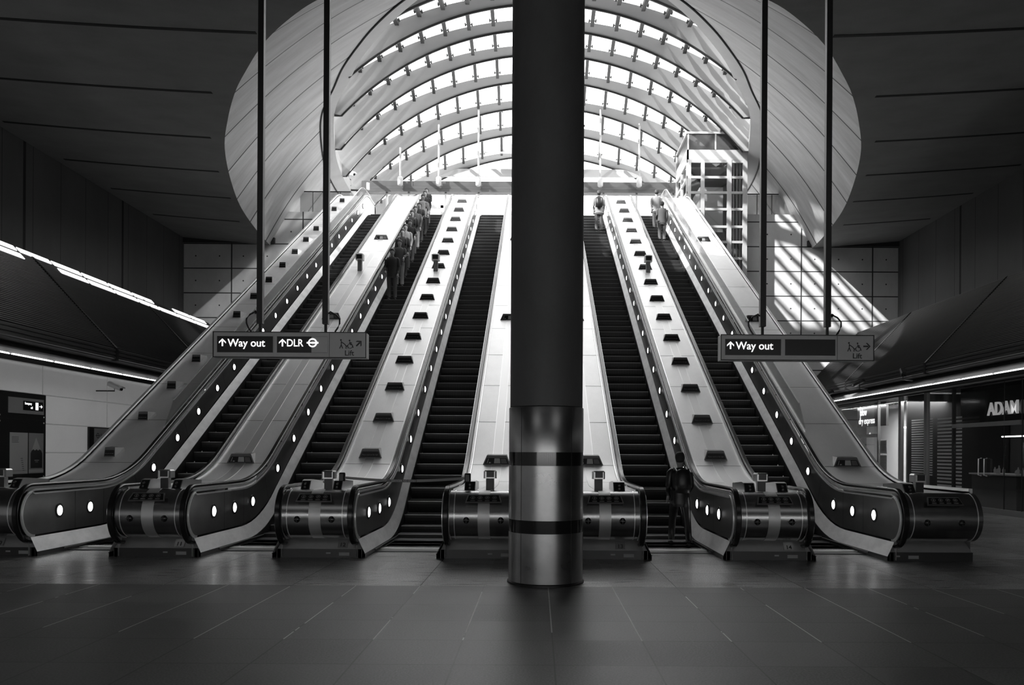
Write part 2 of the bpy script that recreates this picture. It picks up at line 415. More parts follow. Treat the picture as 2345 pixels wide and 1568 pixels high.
# side walls, end wall behind the camera
for sgn, nm in ((-1, 'wall_left'), (1, 'wall_right')):
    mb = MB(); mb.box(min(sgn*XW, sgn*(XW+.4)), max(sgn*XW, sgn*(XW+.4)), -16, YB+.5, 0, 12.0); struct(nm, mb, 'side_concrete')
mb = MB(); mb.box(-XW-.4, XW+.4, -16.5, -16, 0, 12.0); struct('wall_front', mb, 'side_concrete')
# back wall: panelled wings either side of the escalators, dark wall beneath the upper floor
mb = MB()
for sgn in (-1, 1):
    a, b = sorted((sgn*9.62, sgn*12.72)); mb.box(a, b, YB, YB+.5, 0, 12.77)
    a, b = sorted((sgn*12.72, sgn*XW)); mb.box(a, b, YB, YB+.5, 0, 11.75)
struct('wall_back', mb, 'wall_panel')
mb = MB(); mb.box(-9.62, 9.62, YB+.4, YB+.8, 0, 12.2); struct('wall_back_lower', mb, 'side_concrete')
mb = MB()
for sgn in (-1, 1):
    a, b = sorted((sgn*12.5, sgn*XW)); mb.box(a, b, YB-.12, YB+.01, 11.28, 11.52)
struct('trim_%d' % k, mb, 'dark_steel'); k += 1
mb = MB(); mb.box(-13, 13, YB+.45, 62, 12.0, TOP); struct('floor_upper', mb, 'ground')

# ------------------------------------------------------------------ canopy
ROWS = []
LY = [22.6, 25.8, 29.6, 33.0, 36.7, 40.3, 44.0, 47.6, 51.2]
LP = [(-395,740), (-378,706), (-359,667.5), (-340,628.5), (-318,592.5), (-287,563), (-252,538), (-215,516), (-180,498)]
GP = [(-160,1005), (-165,945), (-173,878), (-183,808), (-172,760), (-137,732), (-110,697), (-85,663), (-60,630)]
def circ(cp, Y): return (cp[1]*Y/1850, 1.53-cp[0]*Y/1850)
Z_F = 15.24
def arc(R, zcn, n=48, zf=Z_F):
    am = math.acos(max(-1, min(1, (zf-zcn)/R)))
    return [(R*math.sin(am*t), zcn+R*math.cos(am*t)) for t in [(-1+2*i/n) for i in range(n+1)]]
can = thing('glass_canopy', (0, 36, 15.6), 'arched glass canopy of pale ribs and clear panes over the escalators', 'canopy')
GL = [circ(GP[i], LY[i]-.5) for i in range(9)]; LL = [circ(LP[i], LY[i]) for i in range(9)]
def gcirc(Y):
    ys = [y-.5 for y in LY]
    for i in range(8):
        if ys[i] <= Y <= ys[i+1] or i == 7 or Y < ys[0]:
            t = (Y-ys[i])/(ys[i+1]-ys[i]); return tuple(a+(b-a)*t for a, b in zip(GL[i], GL[i+1]))
for i in range(9):
    Yg, Yl = LY[i]-.5, LY[i]; a = arc(*GL[i]); b = arc(*LL[i]); oc = gcirc(Yl+.14); c_ = arc(*oc)
    mb = MB(); A = [(x, Yg, z) for x, z in a]; B = [(x, Yl, z) for x, z in b]; Bb = [(x, Yl+.14, z) for x, z in b]; Cc = [(x, Yl+.14, z) for x, z in c_]
    mb.grid([A, B]); mb.grid([B, Bb]); mb.grid([Bb, Cc]); mb.grid([Cc, A])
    rb = link('rib', mb, 'rib_face', can, smooth=40)
    mb = MB(); mb.tube([(x*.999, Yl-.01, z-.03) for x, z in b], .045, 6); link('rib_edge', mb, 'black', rb)
for i in range(8):
    # glazed bay between rib i and rib i+1
    ya, yb = LY[i]+.14, LY[i+1]-.5; c0 = gcirc(ya); c1 = GL[i+1]
    mb = MB(); mb.grid([[(x, ya, z) for x, z in arc(*c0)], [(x, yb, z) for x, z in arc(*c1)]])
    gz = link('glazed_bay', mb, 'glass', can, smooth=40)
    Ri, zi = LL[i]
    am = math.degrees(math.acos((Z_F-zi)/Ri)); kk = int(am//5.1)
    for j in range(-kk, kk+1):
        x = Ri*math.sin(math.radians(5.1*j)); xa, xb = x*1.0, x*1.05
        if abs(xb) > c1[0]*.999 or abs(xa) > c0[0]*.999: continue
        za = c0[1]+math.sqrt(max(0, c0[0]**2-xa**2)); zb = c1[1]+math.sqrt(max(0, c1[0]**2-xb**2))
        if zb < Z_F or za < Z_F: continue
        mb = MB(); n = 6; s0 = [];
        for q in range(2):
            X, Y, Z = ((xa, ya, za), (xb, yb, zb))[q]; s0.append([(X-.07, Y, Z-.16), (X+.07, Y, Z-.16), (X+.07, Y, Z-.01), (X-.07, Y, Z-.01)])
        mb.add(s0[0]+s0[1], [(0,1,2,3),(7,6,5,4),(0,4,5,1),(1,5,6,2),(2,6,7,3),(3,7,4,0)])
        for f in (.15, .8):     # clamps holding the panes
            for sx in (-1, 1):
                X, Y, Z = xa+(xb-xa)*f+sx*.13, ya+(yb-ya)*f, za+(zb-za)*f-.05
                mb.box(X-.025, X+.025, Y-.09, Y+.09, Z-.05, Z)
                mb.box(min(X, X-sx*.12), max(X, X-sx*.12), Y-.015, Y+.015, Z-.04, Z-.01)
        link('mullion', mb, 'matte_black', gz)

# ------------------------------------------------------------------ escalators
LBL = {'A': 'leftmost escalator, its dark steps between the wide left deck and the deck numbered 11',
       'B': 'second escalator from the left, between the decks numbered 11 and 12',
       'C': 'escalator just left of the concrete column, shut off by a belt',
       'D': 'escalator just right of the concrete column, between decks 13 and 14',
       'E': 'rightmost escalator, dark steps between deck 14 and the wide right deck'}
def dloop(cy, cz, r, n=18, rev=False):
    """points round the front of a newel, from below to above"""
    return [(cy-r*math.sin(pi*k/n), cz-r*math.cos(pi*k/n)) for k in range(n+1)]
def handrail_mesh(x):
    top = P_HR; bot = (Y0+.6, CZ-.39)
    path = [bot]+dloop(Y0, CZ, .39)[0:-1]+top
    ye, ze = 38.4, 13.30; path += [(ye+.36*math.sin(pi*k/14), ze-.36+.36*math.cos(pi*k/14)) for k in range(1, 15)]
    sec = [(-.042, -.012), (-.042, .012), (-.03, .026), (.03, .026), (.042, .012), (.042, -.012), (.026, -.02), (-.026, -.02)]
    n = len(path); rings = []
    for i, (y, z) in enumerate(path):
        a = path[max(0, i-1)]; b = path[min(n-1, i+1)]; dy, dz = b[0]-a[0], b[1]-a[1]; l = math.hypot(dy, dz) or 1; ny, nz = -dz/l, dy/l
        rings.append([(x+u, y+ny*v, z+nz*v) for u, v in sec])
    m = MB(); k_ = len(sec)
    for R in rings: m.v += R
    for i in range(n-1):
        for j in range(k_): m.f.append((i*k_+j, i*k_+(j+1) % k_, (i+1)*k_+(j+1) % k_, (i+1)*k_+j)); m.m.append(0)
    m.f.append(tuple(range(k_))); m.m.append(0); m.f.append(tuple(range((n-1)*k_, n*k_))); m.m.append(0)
    return m
def panel_mesh(x, side, ztop, zbot, r, dx):
    """upright panel in the plane x, with a rounded front end"""
    ys = [Y0-r*math.cos(pi/2*k/10) for k in range(11)]
    rows = [[], []]
    for y in ys:
        h = math.sqrt(max(0, r*r-(Y0-y)**2)); rows[0].append((x, y, CZ+h*(ztop[0][1]-CZ)/r)); rows[1].append((x, y, max(zbot[0][1] if y > Y0-.2 else 0, CZ-h*(CZ-zbot[0][1])/r)))
    for y, z in ztop[1:]: rows[0].append((x, y, z)); rows[1].append((x, y, zat(zbot, y)))
    m = MB(); m.grid(rows); m2 = [[(a+dx, b, c) for a, b, c in r_] for r_ in rows]; m.grid(m2)
    m.grid([rows[0], m2[0]]); m.grid([rows[1], m2[1]]); return m
step_me = None; lamp_me = ring_me = None
LAMPY = [13.2, 14.1, 15.0]+[16.42+1.08*i for i in range(19)]
for key, xc in ESC:
    t = thing('escalator', (xc, 12.3, 0), LBL[key], 'escalator', 'bank of five escalators')
    # landing plate and comb
    mb = MB(); mb.box(xc-.60, xc+.60, 13.25, 13.55, .0, .012); link('floor_plate', mb, 'plate', t)
    mb = MB(); mb.box(xc-.53, xc+.53, 13.55, 13.75, .0, .022)
    for i in range(22): mb.box(xc-.52+i*.048, xc-.50+i*.048, 13.75, 13.85, .0, .014)
    link('comb_plate', mb, 'trim_steel', t)
    # steps
    proto = None
    for i in range(61):
        yn = 13.67+.4*i
        if yn > 38.2: break
        z = zat(P_ST, yn)
        if proto is None:
            mb = MB(); w2 = .535
            base = (xc, yn, z)
            mb.mi(1).box(xc-w2, xc+w2, yn+.012, yn+.405, z-.03, z)
            rz = [(yn, z-.012), (yn+.002, z-.06), (yn+.012, z-.12), (yn+.03, z-.18), (yn+.055, z-.235)]
            mb.mi(0).grid([[(xc-w2, a, b) for a, b in rz], [(xc+w2, a, b) for a, b in rz]])
            for x in (xc-w2, xc+w2): mb.poly([(x, a, b) for a, b in rz]+[(x, yn+.4, z-.235), (x, yn+.4, z-.012)])
            mb.mi(2).box(xc-w2, xc+w2, yn-.006, yn+.014, z-.012, z+.001)
            proto = link('step', mb, ['step_riser', 'step_tread', 'step_nose'], t, base=base)
            if step_me is None: step_me = proto.data
            else: proto.data = step_me
            proto.location = WV(base)-WV(t['wb'])
        else:
            o = proto.copy(); C.objects.link(o); o.parent = t; o.location = WV((0, yn, z))-Vector((0, t['wb'][1], 0))
    for sd in (-1, 1):
        hx = xc+sd*HW; px = hx-sd*.055
        o = link('handrail', handrail_mesh(hx), 'rubber', t, smooth=35)
        # bright rails either side of the handrail
        mb = MB()
        tp = [(Y0-.335*math.sin(pi*k_/16), CZ-.335*math.cos(pi*k_/16)) for k_ in range(17)][:-1]+offset(P_HR, -.045)
        for dx in (-.052, .052): mb.slab(tp, hx+dx-.008, hx+dx+.008, .03)
        link('handrail_guide', mb, 'trim_steel', t, smooth=35)
        mb = panel_mesh(px, sd, P_PT, P_PB, .30, sd*.03); mb.k = 1
        for sy in [13.65, 14.55]+[15.9+1.08*2*i for i in range(10)]:
            if sy > 36.5: continue
            ya_ = sy-.25 if sy > 15.5 else sy; za, zb = zat(P_PT, ya_), zat(P_PB, sy)
            mb.add([(px-sd*.003, ya_-.005, za), (px-sd*.003, ya_+.005, za), (px-sd*.003, sy+.005, zb), (px-sd*.003, sy-.005, zb)], [(0,1,2,3)])
        pn = link('side_panel', mb, ['panel_steel', 'black'], t, smooth=30)
        # lit round lamps in the panel
        for ly in LAMPY:
            if ly > 36.2: continue
            lz = (zat(P_PT, ly)+zat(P_PB, ly))/2+.02
            mb = MB(); s2 = -sd
            if lamp_me is None or True:
                mb.lathe([(.076, 0), (.074, s2*.014), (.052, s2*.026), (.02, s2*.031)], 20, (px, ly, lz), 'x')
                o = link('lamp', mb, 'lamp', pn, smooth=50)
                mb = MB(); mb.lathe([(.108, 0), (.108, s2*.010), (.098, s2*.016), (.084, s2*.012)], 20, (px, ly, lz), 'x'); link('lamp_ring', mb, 'dark_steel', o, smooth=50)
        # bright trim along the top and round the front of the panel
        mb = MB()
        tp = [(Y0-.315*math.sin(pi*k_/16), CZ-.315*math.cos(pi*k_/16)) for k_ in range(17)][:-1]+offset(P_PT, .012)
        mb.slab(tp, px-.012, px+.012, .022); link('panel_trim', mb, 'trim_steel', pn, smooth=35)
        # flared inner skirting between panel and steps
        xs = xc+sd*.55
        ys = [12.45, 12.62, 13, 13.6]+[y for y, z in P_SK if y > 13.7]
        mb = MB(); mb.grid([[(px+sd*.0, y, zat(P_PB, y)+.0) for y in ys], [(xs, y+.0, zat(P_SK, y)) for y in ys]])
        mb.grid([[(px+sd*.03, y, zat(P_PB, y)) for y in ys], [(px+sd*.03, y, zat(P_SK, y)-.05) for y in ys]])
        link('inner_skirting', mb, 'skirt_steel', t, smooth=35)
        mb = MB(); q = [(y, zat(P_SK, y)+.0) for y in ys]; q2 = [(y, zat(P_ST, y)-.25 if y > 13.8 else 0.0) for y in ys]
        mb.grid([[(xs, y, z) for y, z in q], [(xs, y, z) for y, z in q2]]); mb.slab([(y, z+.006) for y, z in q], xs-.006, xs+.006, .012)
        link('skirt_panel', mb, 'dark_steel', t, smooth=35)
        mb = MB(); mb.grid([[(px-sd*.004, y, zat(P_PB, y)+.02) for y in ys], [(px-sd*.004, y, zat(P_PB, y)-.02) for y in ys]]); link('panel_foot_trim', mb, 'black_gloss', t, smooth=35)

# decks between the escalators with their rounded ends
DK = [('10', -9.17, -7.26-HW, 0, 1), ('11', -7.26+HW, -4.74-HW, 1, 1), ('12', -4.74+HW, -2.21-HW, 1, 1), ('12b', -2.21+HW, 0, 1, 0),
      ('13', 0, 2.21-HW, 0, 1), ('14', 2.21+HW, 4.74-HW, 1, 1), ('15', 4.74+HW, 6.62, 1, 0)]
# centre-line of the strip: real newels are 1.1 m wide
def strip_x(d): return {'10': -8.57, '11': -6.0, '12': -3.475, '12b': -.92, '13': .92, '14': 3.475, '15': 6.04}[d]
DLAB = {'10': 'wide steel-clad deck left of the leftmost escalator, running up beside the concrete wall',
        '11': 'steel deck with rounded end and number plate 11 between the first two escalators',
        '12': 'steel deck with rounded end and number plate 12, dotted with small black notices',
        '12b': 'half-hidden steel deck just left of the concrete column',
        '13': 'steel deck just right of the concrete column with number plate 13 at its foot',
        '14': 'steel deck with rounded end and number plate 14 between the two right-hand escalators',
        '15': 'wide dark steel deck with a long drum end at the far right'}
def picto(mb, x, z, y, kind, s=1.0):
    """small ring with a figure, in the plane facing -Y"""
    n = 20; r = .034*s
    ring = [(x+r*math.cos(2*pi*i/n), y, z+r*math.sin(2*pi*i/n)*.8) for i in range(n)]; ri = [(x+.8*r*math.cos(2*pi*i/n), y, z+.8*r*math.sin(2*pi*i/n)*.8) for i in range(n)]
    mb.add(ring+ri, [(i, (i+1) % n, n+(i+1) % n, n+i) for i in range(n)])
    segs = {0: [((0, .5), (0, -.1)), ((0, -.1), (-.25, -.5)), ((0, -.1), (.25, -.5)), ((0, .3), (.35, .1))],
            1: [((-.1, .5), (-.1, 0)), ((-.1, 0), (-.3, -.5)), ((-.1, 0), (.15, -.5)), ((-.1, .3), (.45, -.1))],
            2: [((-.4, -.4), (.4, .4)), ((-.2, .4), (-.2, -.3)), ((0, .2), (.4, -.1))],
            3: [((-.5, 0), (.5, 0)), ((-.4, .2), (.4, -.2)), ((-.3, -.3), (.3, .3))]}[kind]
    for (a, b), (c, d) in segs:
        p = Vector((x+a*r, y, z+b*r)); q = Vector((x+c*r, y, z+d*r)); dr = (q-p).normalized()*.0; nn = Vector((-(q-p).z, 0, (q-p).x)).normalized()*.0045*s
        mb.add([p+nn, q+nn, q-nn, p-nn], [(0, 1, 2, 3)])
for d, xl, xr, hl, hr in DK:
    sx = strip_x(d); t = thing('escalator_deck', (sx, 12.1, 0), DLAB[d], 'escalator deck', 'steel decks between the escalators')
    a = xl+(.06 if hl else 0); b = xr-(.06 if hr else 0)
    mb = MB(); mb.slab(P_DECK, a, b, .03)
    # closing cheeks under the deck edges
    if d in ('10', '15'):
        xo = xl if d == '10' else xr
        mb.grid([[(xo, y, z) for y, z in P_DECK], [(xo, y, max(0, z-1.5)) for y, z in P_DECK]])
    # cross seams of the cladding
    mb.k = 1
    for sy in [15.05]+[16.02+1.6*i for i in range(13)]:
        z = zat(P_DECK, sy); sl = (zat(P_DECK, sy+.02)-zat(P_DECK, sy-.02))/.04
        if sy < 37: mb.add([(a, sy-.006, z+.003-sl*.006), (b, sy-.006, z+.003-sl*.006), (b, sy+.006, z+.003+sl*.006), (a, sy+.006, z+.003+sl*.006)], [(0,1,2,3)])
    link('deck_plate', mb, ['deck_steel', 'black'], t, smooth=30)
    # bright edge rails
    mb = MB()
    eds = ([a+.03] if hl else [a+.02])+([b-.03] if hr else [b-.02])
    if d in ('12b',): eds = eds[:1]
    if d == '13': eds = eds[1:]
    for e in eds: mb.slab(offset(P_DECK, .03), e-.010, e+.010, .03)
    if d == '10': mb.slab(offset(P_DECK, .07), a-.03, a+.03, .16)
    if d == '15': mb.slab(offset(P_DECK, .07), b-.03, b+.03, .16)
    link('edge_rail', mb, 'trim_steel', t, smooth=30)
    # drum: rounded end wrapping from the deck down to the base
    dr = [(Y0-.36*math.sin(pi*k_/20), CZ-(.315 if k_ < 10 else .36)*math.cos(pi*k_/20)) for k_ in range(21)]; dr[-1] = (Y0, .93)
    dr = [(Y0+.5, CZ-.315)]+dr
    mb = MB(); mb.ribbon(dr, a-.005, b+.005)
    for x in (a-.005, b+.005): mb.poly([(x, y, z) for y, z in dr[1:]])
    link('drum', mb, 'drum_steel', t, smooth=30)
    for x in (a+.07, b-.07): mb = MB(); mb.slab(offset(dr[1:-1], .004), x-.006, x+.006, .006); link('drum_band', mb, 'trim_steel', t, smooth=30)
    # raised centre strip up the deck and over the drum
    if d not in ('10', '15'):
        mb = MB(); pth = offset(P_DECK, .005); mb.slab(pth, sx-.09, sx+.09, .01); mb.slab(offset(dr[1:], .004), sx-.09, sx+.09, .008)
        link('centre_strip', mb, 'strip_steel', t, smooth=30)
        mb = MB()
        for e in (-.094, .094): mb.slab(offset(P_DECK, .007), sx+e-.004, sx+e+.004, .012)
        link('strip_edge', mb, 'trim_steel', t, smooth=30)
    # studs
    mb = MB()
    for e in (-.26, .26):
        mb = MB(); mb.lathe([(.045, 0), (.045, -.01), (.036, -.022), (.018, -.03)], 18, (sx+e, Y0-.357, .55), 'y'); st = link('stud', mb, 'black_gloss', t, smooth=40)
        mb = MB(); mb.box(sx+e-.05, sx+e+.05, Y0-.395, Y0-.385, .547, .553); mb.box(sx+e-.003, sx+e+.003, Y0-.395, Y0-.385, .51, .59); link('stud_cross', mb, 'dark_steel', st)
    # pictogram plate leaning on the shoulder of the drum
    mb = MB(); pl = thing  # (plate tilted back)
    c0 = Vector((sx, Y0-.30, .80)); tl = math.radians(42)
    def pp(u, v, n=0): return tuple(c0+Vector((u, v*math.sin(tl)-n*math.cos(tl), v*math.cos(tl)+n*math.sin(tl))))
    wb_, wt_ = .275, .24
    lo = [pp(-wb_, -.07, .05), pp(wb_, -.07, .05), pp(wt_, .07, .05), pp(-wt_, .07, .05)]; up = [pp(-wb_, -.07, .065), pp(wb_, -.07, .065), pp(wt_, .07, .065), pp(-wt_, .07, .065)]
    mb.add(lo+up, [(0,3,2,1),(4,5,6,7),(0,1,5,4),(1,2,6,5),(2,3,7,6),(3,0,4,7)])
    plate = link('pictogram_plate', mb, 'steel', t)
    mb = MB(); mb.add([pp(-.255, -.055, .067), pp(.255, -.055, .067), pp(.225, .055, .067), pp(-.225, .055, .067)], [(0,1,2,3)]); link('plate_face', mb, 'sign_black', plate)
    mb = MB()
    for q in range(4):
        tmp = MB(); picto(tmp, -.165+.11*q, .015, 0, q); mb.add([pp(x, z, .069) for x, y, z in tmp.v], tmp.f)
        for r_ in range(2): mb.add([pp(-.2+.11*q, -.035-.012*r_, .069), pp(-.13+.11*q, -.035-.012*r_, .069), pp(-.13+.11*q, -.029-.012*r_, .069), pp(-.2+.11*q, -.029-.012*r_, .069)], [(0,1,2,3)])
    link('pictograms', mb, 'paper_grey', plate)
    # base and dark plinth
    ba, bb = (xl-.10 if d != '10' else xl), (xr+.10 if d != '15' else xr)
    if d == '12b': bb = 0
    if d == '13': ba = 0
    mb = MB(); mb.add([(ba, 12.50, .12), (bb, 12.50, .12), (bb, 13.4, .12), (ba, 13.4, .12), (ba+.07, 12.60, .27), (bb-.07, 12.60, .27), (bb-.07, 13.4, .27), (ba+.07, 13.4, .27)],
                      [(0,3,2,1),(4,5,6,7),(0,1,5,4),(1,2,6,5),(2,3,7,6),(3,0,4,7)]); link('base', mb, 'base_steel', t)
    mb = MB(); mb.box(ba-.01, bb+.01, 12.49, 13.4, 0, .12)
    for sd_, x_ in ((-1, ba), (1, bb)):
        if (sd_ < 0 and hl) or (sd_ > 0 and hr):
            mb.add([(x_-sd_*.05, 12.49, 0), (x_+sd_*.0, 12.49, 0), (x_+sd_*.06, 12.95, 0), (x_-sd_*.05, 12.95, 0), (x_-sd_*.05, 12.49, .12), (x_+sd_*.0, 12.49, .12), (x_+sd_*.06, 12.95, .06), (x_-sd_*.05, 12.95, .12)],
                   [(0,3,2,1),(4,5,6,7),(0,1,5,4),(1,2,6,5),(2,3,7,6),(3,0,4,7)])
            # brush rail running along the foot of the skirting
            mb.tube([(x_+sd_*.09, 13.1, .05), (x_+sd_*.10, 15.2, .06)], .012, 8)
    link('plinth', mb, 'black', t)
    # asset stickers and number plate
    stx = {'10': -8.05, '11': -5.62, '12': -3.10, '12b': -.6, '13': 1.30, '14': 3.83, '15': 5.7}[d]
    mb = MB(); mb.box(stx-.07, stx+.09, 12.482, 12.488, .03, .075); mb.box(stx-.27, stx-.20, 12.482, 12.488, .055, .075); link('sticker', mb, 'paper_grey', t)
    num = {'10': '10', '11': '11', '12': '12', '13': '13', '14': '14'}.get(d)
    if num:
        nx = {'10': -8.45, '11': -5.65, '12': -3.12, '13': 1.18, '14': 3.79}[d]
        mb = MB(); zz = .155
        mb.add([(nx-.075, 12.516, .140), (nx+.075, 12.516, .140), (nx+.075, 12.585, .240), (nx-.075, 12.585, .240), (nx-.075, 12.526, .140), (nx+.075, 12.526, .140), (nx+.075, 12.595, .240), (nx-.075, 12.595, .240)],
               [(0,1,2,3),(4,5,6,7),(0,1,5,4),(1,2,6,5),(2,3,7,6),(3,0,4,7)])
        mb.v = [(x, y-.02, z) for x, y, z in mb.v]; npl = link('number_plate', mb, 'paper' if d in ('11', '14') else 'soffit', t)
        text('number', num, .095, (nx, 12.496, .155), 'sign_dark_text', npl, align='CENTER', tilt=-math.radians(36), bold=.001)
    # switch housings and the stop-button post on the flat of the deck
    def housing(x0, x1):
        m = MB(); y0_, y1_ = 12.6, 13.4; z0 = .93
        side = [(y0_, z0), (y0_+.10, z0+.135), (y0_+.2, z0+.15), (y1_, z0+.11), (y1_, z0)]
        m.prism([(x0, y, z) for y, z in side], (x1-x0, 0, 0)); h = link('switch_housing', m, 'steel', t, smooth=20)
        m = MB(); f = [(y0_-.004, z0+.01), (y0_+.093, z0+.13)]
        m.add([(x0+.012, f[0][0], f[0][1]), (x1-.012, f[0][0], f[0][1]), (x1-.012, f[1][0], f[1][1]), (x0+.012, f[1][0], f[1][1])], [(0,1,2,3)])
        link('switch_face', m, 'black', h)
        m = MB(); m.lathe([(.022, 0), (.022, -.012), (.014, -.018)], 14, ((x0+x1)/2, y0_+.03, z0+.085), 'y'); m.lathe([(.016, 0), (.016, -.012)], 12, ((x0+x1)/2, y0_+.005, z0+.04), 'y'); link('key_switch', m, 'dark_steel', h)
    def stoppost(x, y=12.8, h=.16):
        m = MB(); m.cbox(x-.065, x+.065, y, y+.1, .93, .93+h, .01); m.cbox(x-.10, x+.10, y-.03, y+.17, .93+h, .93+h+.13, .02); p_ = link('stop_post', m, 'steel', t, smooth=20)
        m = MB(); m.box(x-.055, x+.065, y-.036, y-.03, .93+h+.02, .93+h+.11); m.box(x-.06, x+.06, y-.005, y, .935, .93+h-.01); link('stop_button', m, 'black', p_)
    if d == '11': housing(sx-.33, sx-.19); housing(sx+.18, sx+.32); stoppost(sx-.02)
    elif d == '12': housing(sx-.33, sx-.19); housing(sx+.17, sx+.31); stoppost(sx+.05)
    elif d == '12b': housing(sx-.33, sx-.16); stoppost(sx+.06, h=.18)
    elif d == '13': housing(sx+.16, sx+.34); stoppost(sx-.06, h=.18)
    elif d == '14': housing(sx-.35, sx-.18); housing(sx+.16, sx+.33); stoppost(sx-.03)
    elif d == '15': housing(5.62, 5.80); stoppost(5.95)
    elif d == '10': housing(-8.35, -8.2); stoppost(-8.62)
    DECKS[d] = t
    # fixed glass screen on the outer decks
    if d in ('10', '15'):
        gx = -8.12 if d == '10' else 5.63
        pts = [(y, z) for y, z in P_DECK if y > 17.6]; pts = [(17.3, zat(P_DECK, 17.3))]+pts
        mb = MB(); tp = [(y+(0.0 if i else .45), zat(P_DECK, y+.45 if not i else y)+.37) for i, (y, z) in enumerate(pts)]
        mb.grid([[(gx, y, z) for y, z in pts], [(gx, y, z) for y, z in tp]]); mb.grid([[(gx+.015, y, z) for y, z in pts], [(gx+.015, y, z) for y, z in tp]])
        sc = link('glass_screen', mb, 'screen_glass', t); mb = MB(); mb.slab([(y, z+.02) for y, z in tp], gx-.006, gx+.02, .02); mb.slab([(y, z+.03) for y, z in pts], gx-.012, gx+.026, .03); link('screen_rail', mb, 'trim_steel', sc)

# notices standing on the decks
def notice(sx, y, label, big=False, lit=False, grp=''):
    z = zat(P_DECK, y); t = thing('notice_box', (sx, y, z), label, 'notice', grp)
    s = 1.18 if big else 1.0; w0, w1, h = .235*s, .165*s, .175; wl = 1.0
    if lit: w0, w1, wl = .20, .10, .55      # the far-left deck has narrow boxes with one bevelled end
    f = [(sx-w0*wl, y-.03, z-.02), (sx+w0, y-.03, z-.02), (sx+w1, y+.0, z+h), (sx-w1, y+.0, z+h)]
    bk = [(sx-w0*wl*.8, y+.16, z+.08), (sx+w0*.8, y+.16, z+.08), (sx+w1, y+.26, z+h+.02), (sx-w1, y+.26, z+h+.02)]
    if lit: f[1] = (sx+.11, y-.03, z-.02); bk[1] = (sx+.22, y+.16, z+.10); bk[2] = (sx+.16, y+.24, z+h)
    mb = MB(); mb.mi(0).add(f+bk, [(0,1,2,3),(4,7,6,5),(0,4,5,1),(3,2,6,7)]); mb.mi(1).add(f+bk, [(1,5,6,2),(0,3,7,4)])
    link('housing', mb, ['notice_body', 'letter' if lit else 'base_steel'], t)
    mb = MB(); g2 = lambda u, v: (sx+u*(w0+(w1-w0)*v), y-.034+.03*v, z-.02+(h+.02)*v)
    if lit: g2 = lambda u, v: (sx+u*.105, y-.034+.03*v, z-.02+(h+.02)*v)
    mb.add([g2(-.9, .12), g2(.9, .12), g2(.88, .72), g2(-.88, .72)], [(0,1,2,3)]); fc = link('notice_face', mb, 'sign_black', t)
    mb = MB()
    if big:
        for k_ in range(4): mb.add([tuple(Vector(g2(.35, .58-.12*k_))+Vector((0,-.003,0))), tuple(Vector(g2(.8, .58-.12*k_))+Vector((0,-.003,0))), tuple(Vector(g2(.8, .62-.12*k_))+Vector((0,-.003,0))), tuple(Vector(g2(.35, .62-.12*k_))+Vector((0,-.003,0)))], [(0,1,2,3)])
        mb.add([tuple(Vector(g2(u, v))+Vector((0,-.003,0))) for u, v in ((-.75, .2), (-.7, .2), (-.7, .65), (-.75, .65))], [(0,1,2,3)])
        mb.add([tuple(Vector(g2(u, v))+Vector((0,-.003,0))) for u, v in ((-.6, .2), (-.45, .2), (-.45, .3), (-.6, .3))], [(0,1,2,3)])
        mb.add([tuple(Vector(g2(u, v))+Vector((0,-.002,0))) for u, v in ((-.2, .18), (.28, .18), (.28, .68), (-.2, .68))], [(0,1,2,3)])
        link('notice_print', mb, 'sign_grey', fc)
    else:
        text('notice_words', 'Please stand on the right', .017 if lit else .032, (sx, y-.036, z+.045), 'paper_grey', fc, align='CENTER', tilt=-.15)
ORD = ['lowest', 'second', 'third', 'fourth', 'fifth', 'sixth', 'seventh', 'eighth', 'ninth', 'tenth', 'eleventh', 'twelfth', 'thirteenth', 'fourteenth', 'fifteenth']
DN = {'10': 'the wide far-left deck', '12': 'the deck left of the belted-off escalator', '14': 'the deck between the two right-hand escalators', '11': 'the deck between the two left-hand escalators', '12b': 'the deck left of the concrete column', '13': 'the deck right of the concrete column', '15': 'the wide far-right deck'}
for d in ('10', '12', '14'):
    for i in range(15):
        x = -8.72 if d == '10' else strip_x(d)
        notice(x, 16.27+1.362*i, ('small black notice on %s, ' % DN[d])+('lowest of all' if i == 0 else 'topmost of all' if i == 14 else '%s from bottom' % ORD[i]), False, d == '10', 'small black notices on %s' % DN[d])
for d in ('11', '12b', '13', '15'):
    for i, y in enumerate((16.05, 23.0, 30.2)):
        notice(strip_x(d), y, 'wide printed notice on %s, %s of its three' % (DN[d], ('lowest', 'middle', 'topmost')[i]), True, False, 'wide printed notices on the decks')
for d in ('11', '12', '12b', '14'):
    x = strip_x(d)+(-.06 if d in ('12', '11') else .06); y = 26.9; z = zat(P_DECK, y)
    t = thing('emergency_stop', (x, y, z), 'small boxy emergency stop post halfway up %s' % DN[d], 'emergency stop', 'emergency stop posts halfway up the decks')
    mb = MB(); mb.cbox(x-.07, x+.07, y-.06, y+.08, z-.06, z+.34, .012); link('post', mb, 'soffit', t)
    mb = MB(); mb.cbox(x-.13, x+.13, y-.12, y+.14, z+.34, z+.56, .03); h = link('head', mb, 'letter', t)
    mb = MB(); mb.box(x-.09, x+.09, y-.128, y-.12, z+.37, z+.51); link('button_face', mb, 'black', h)

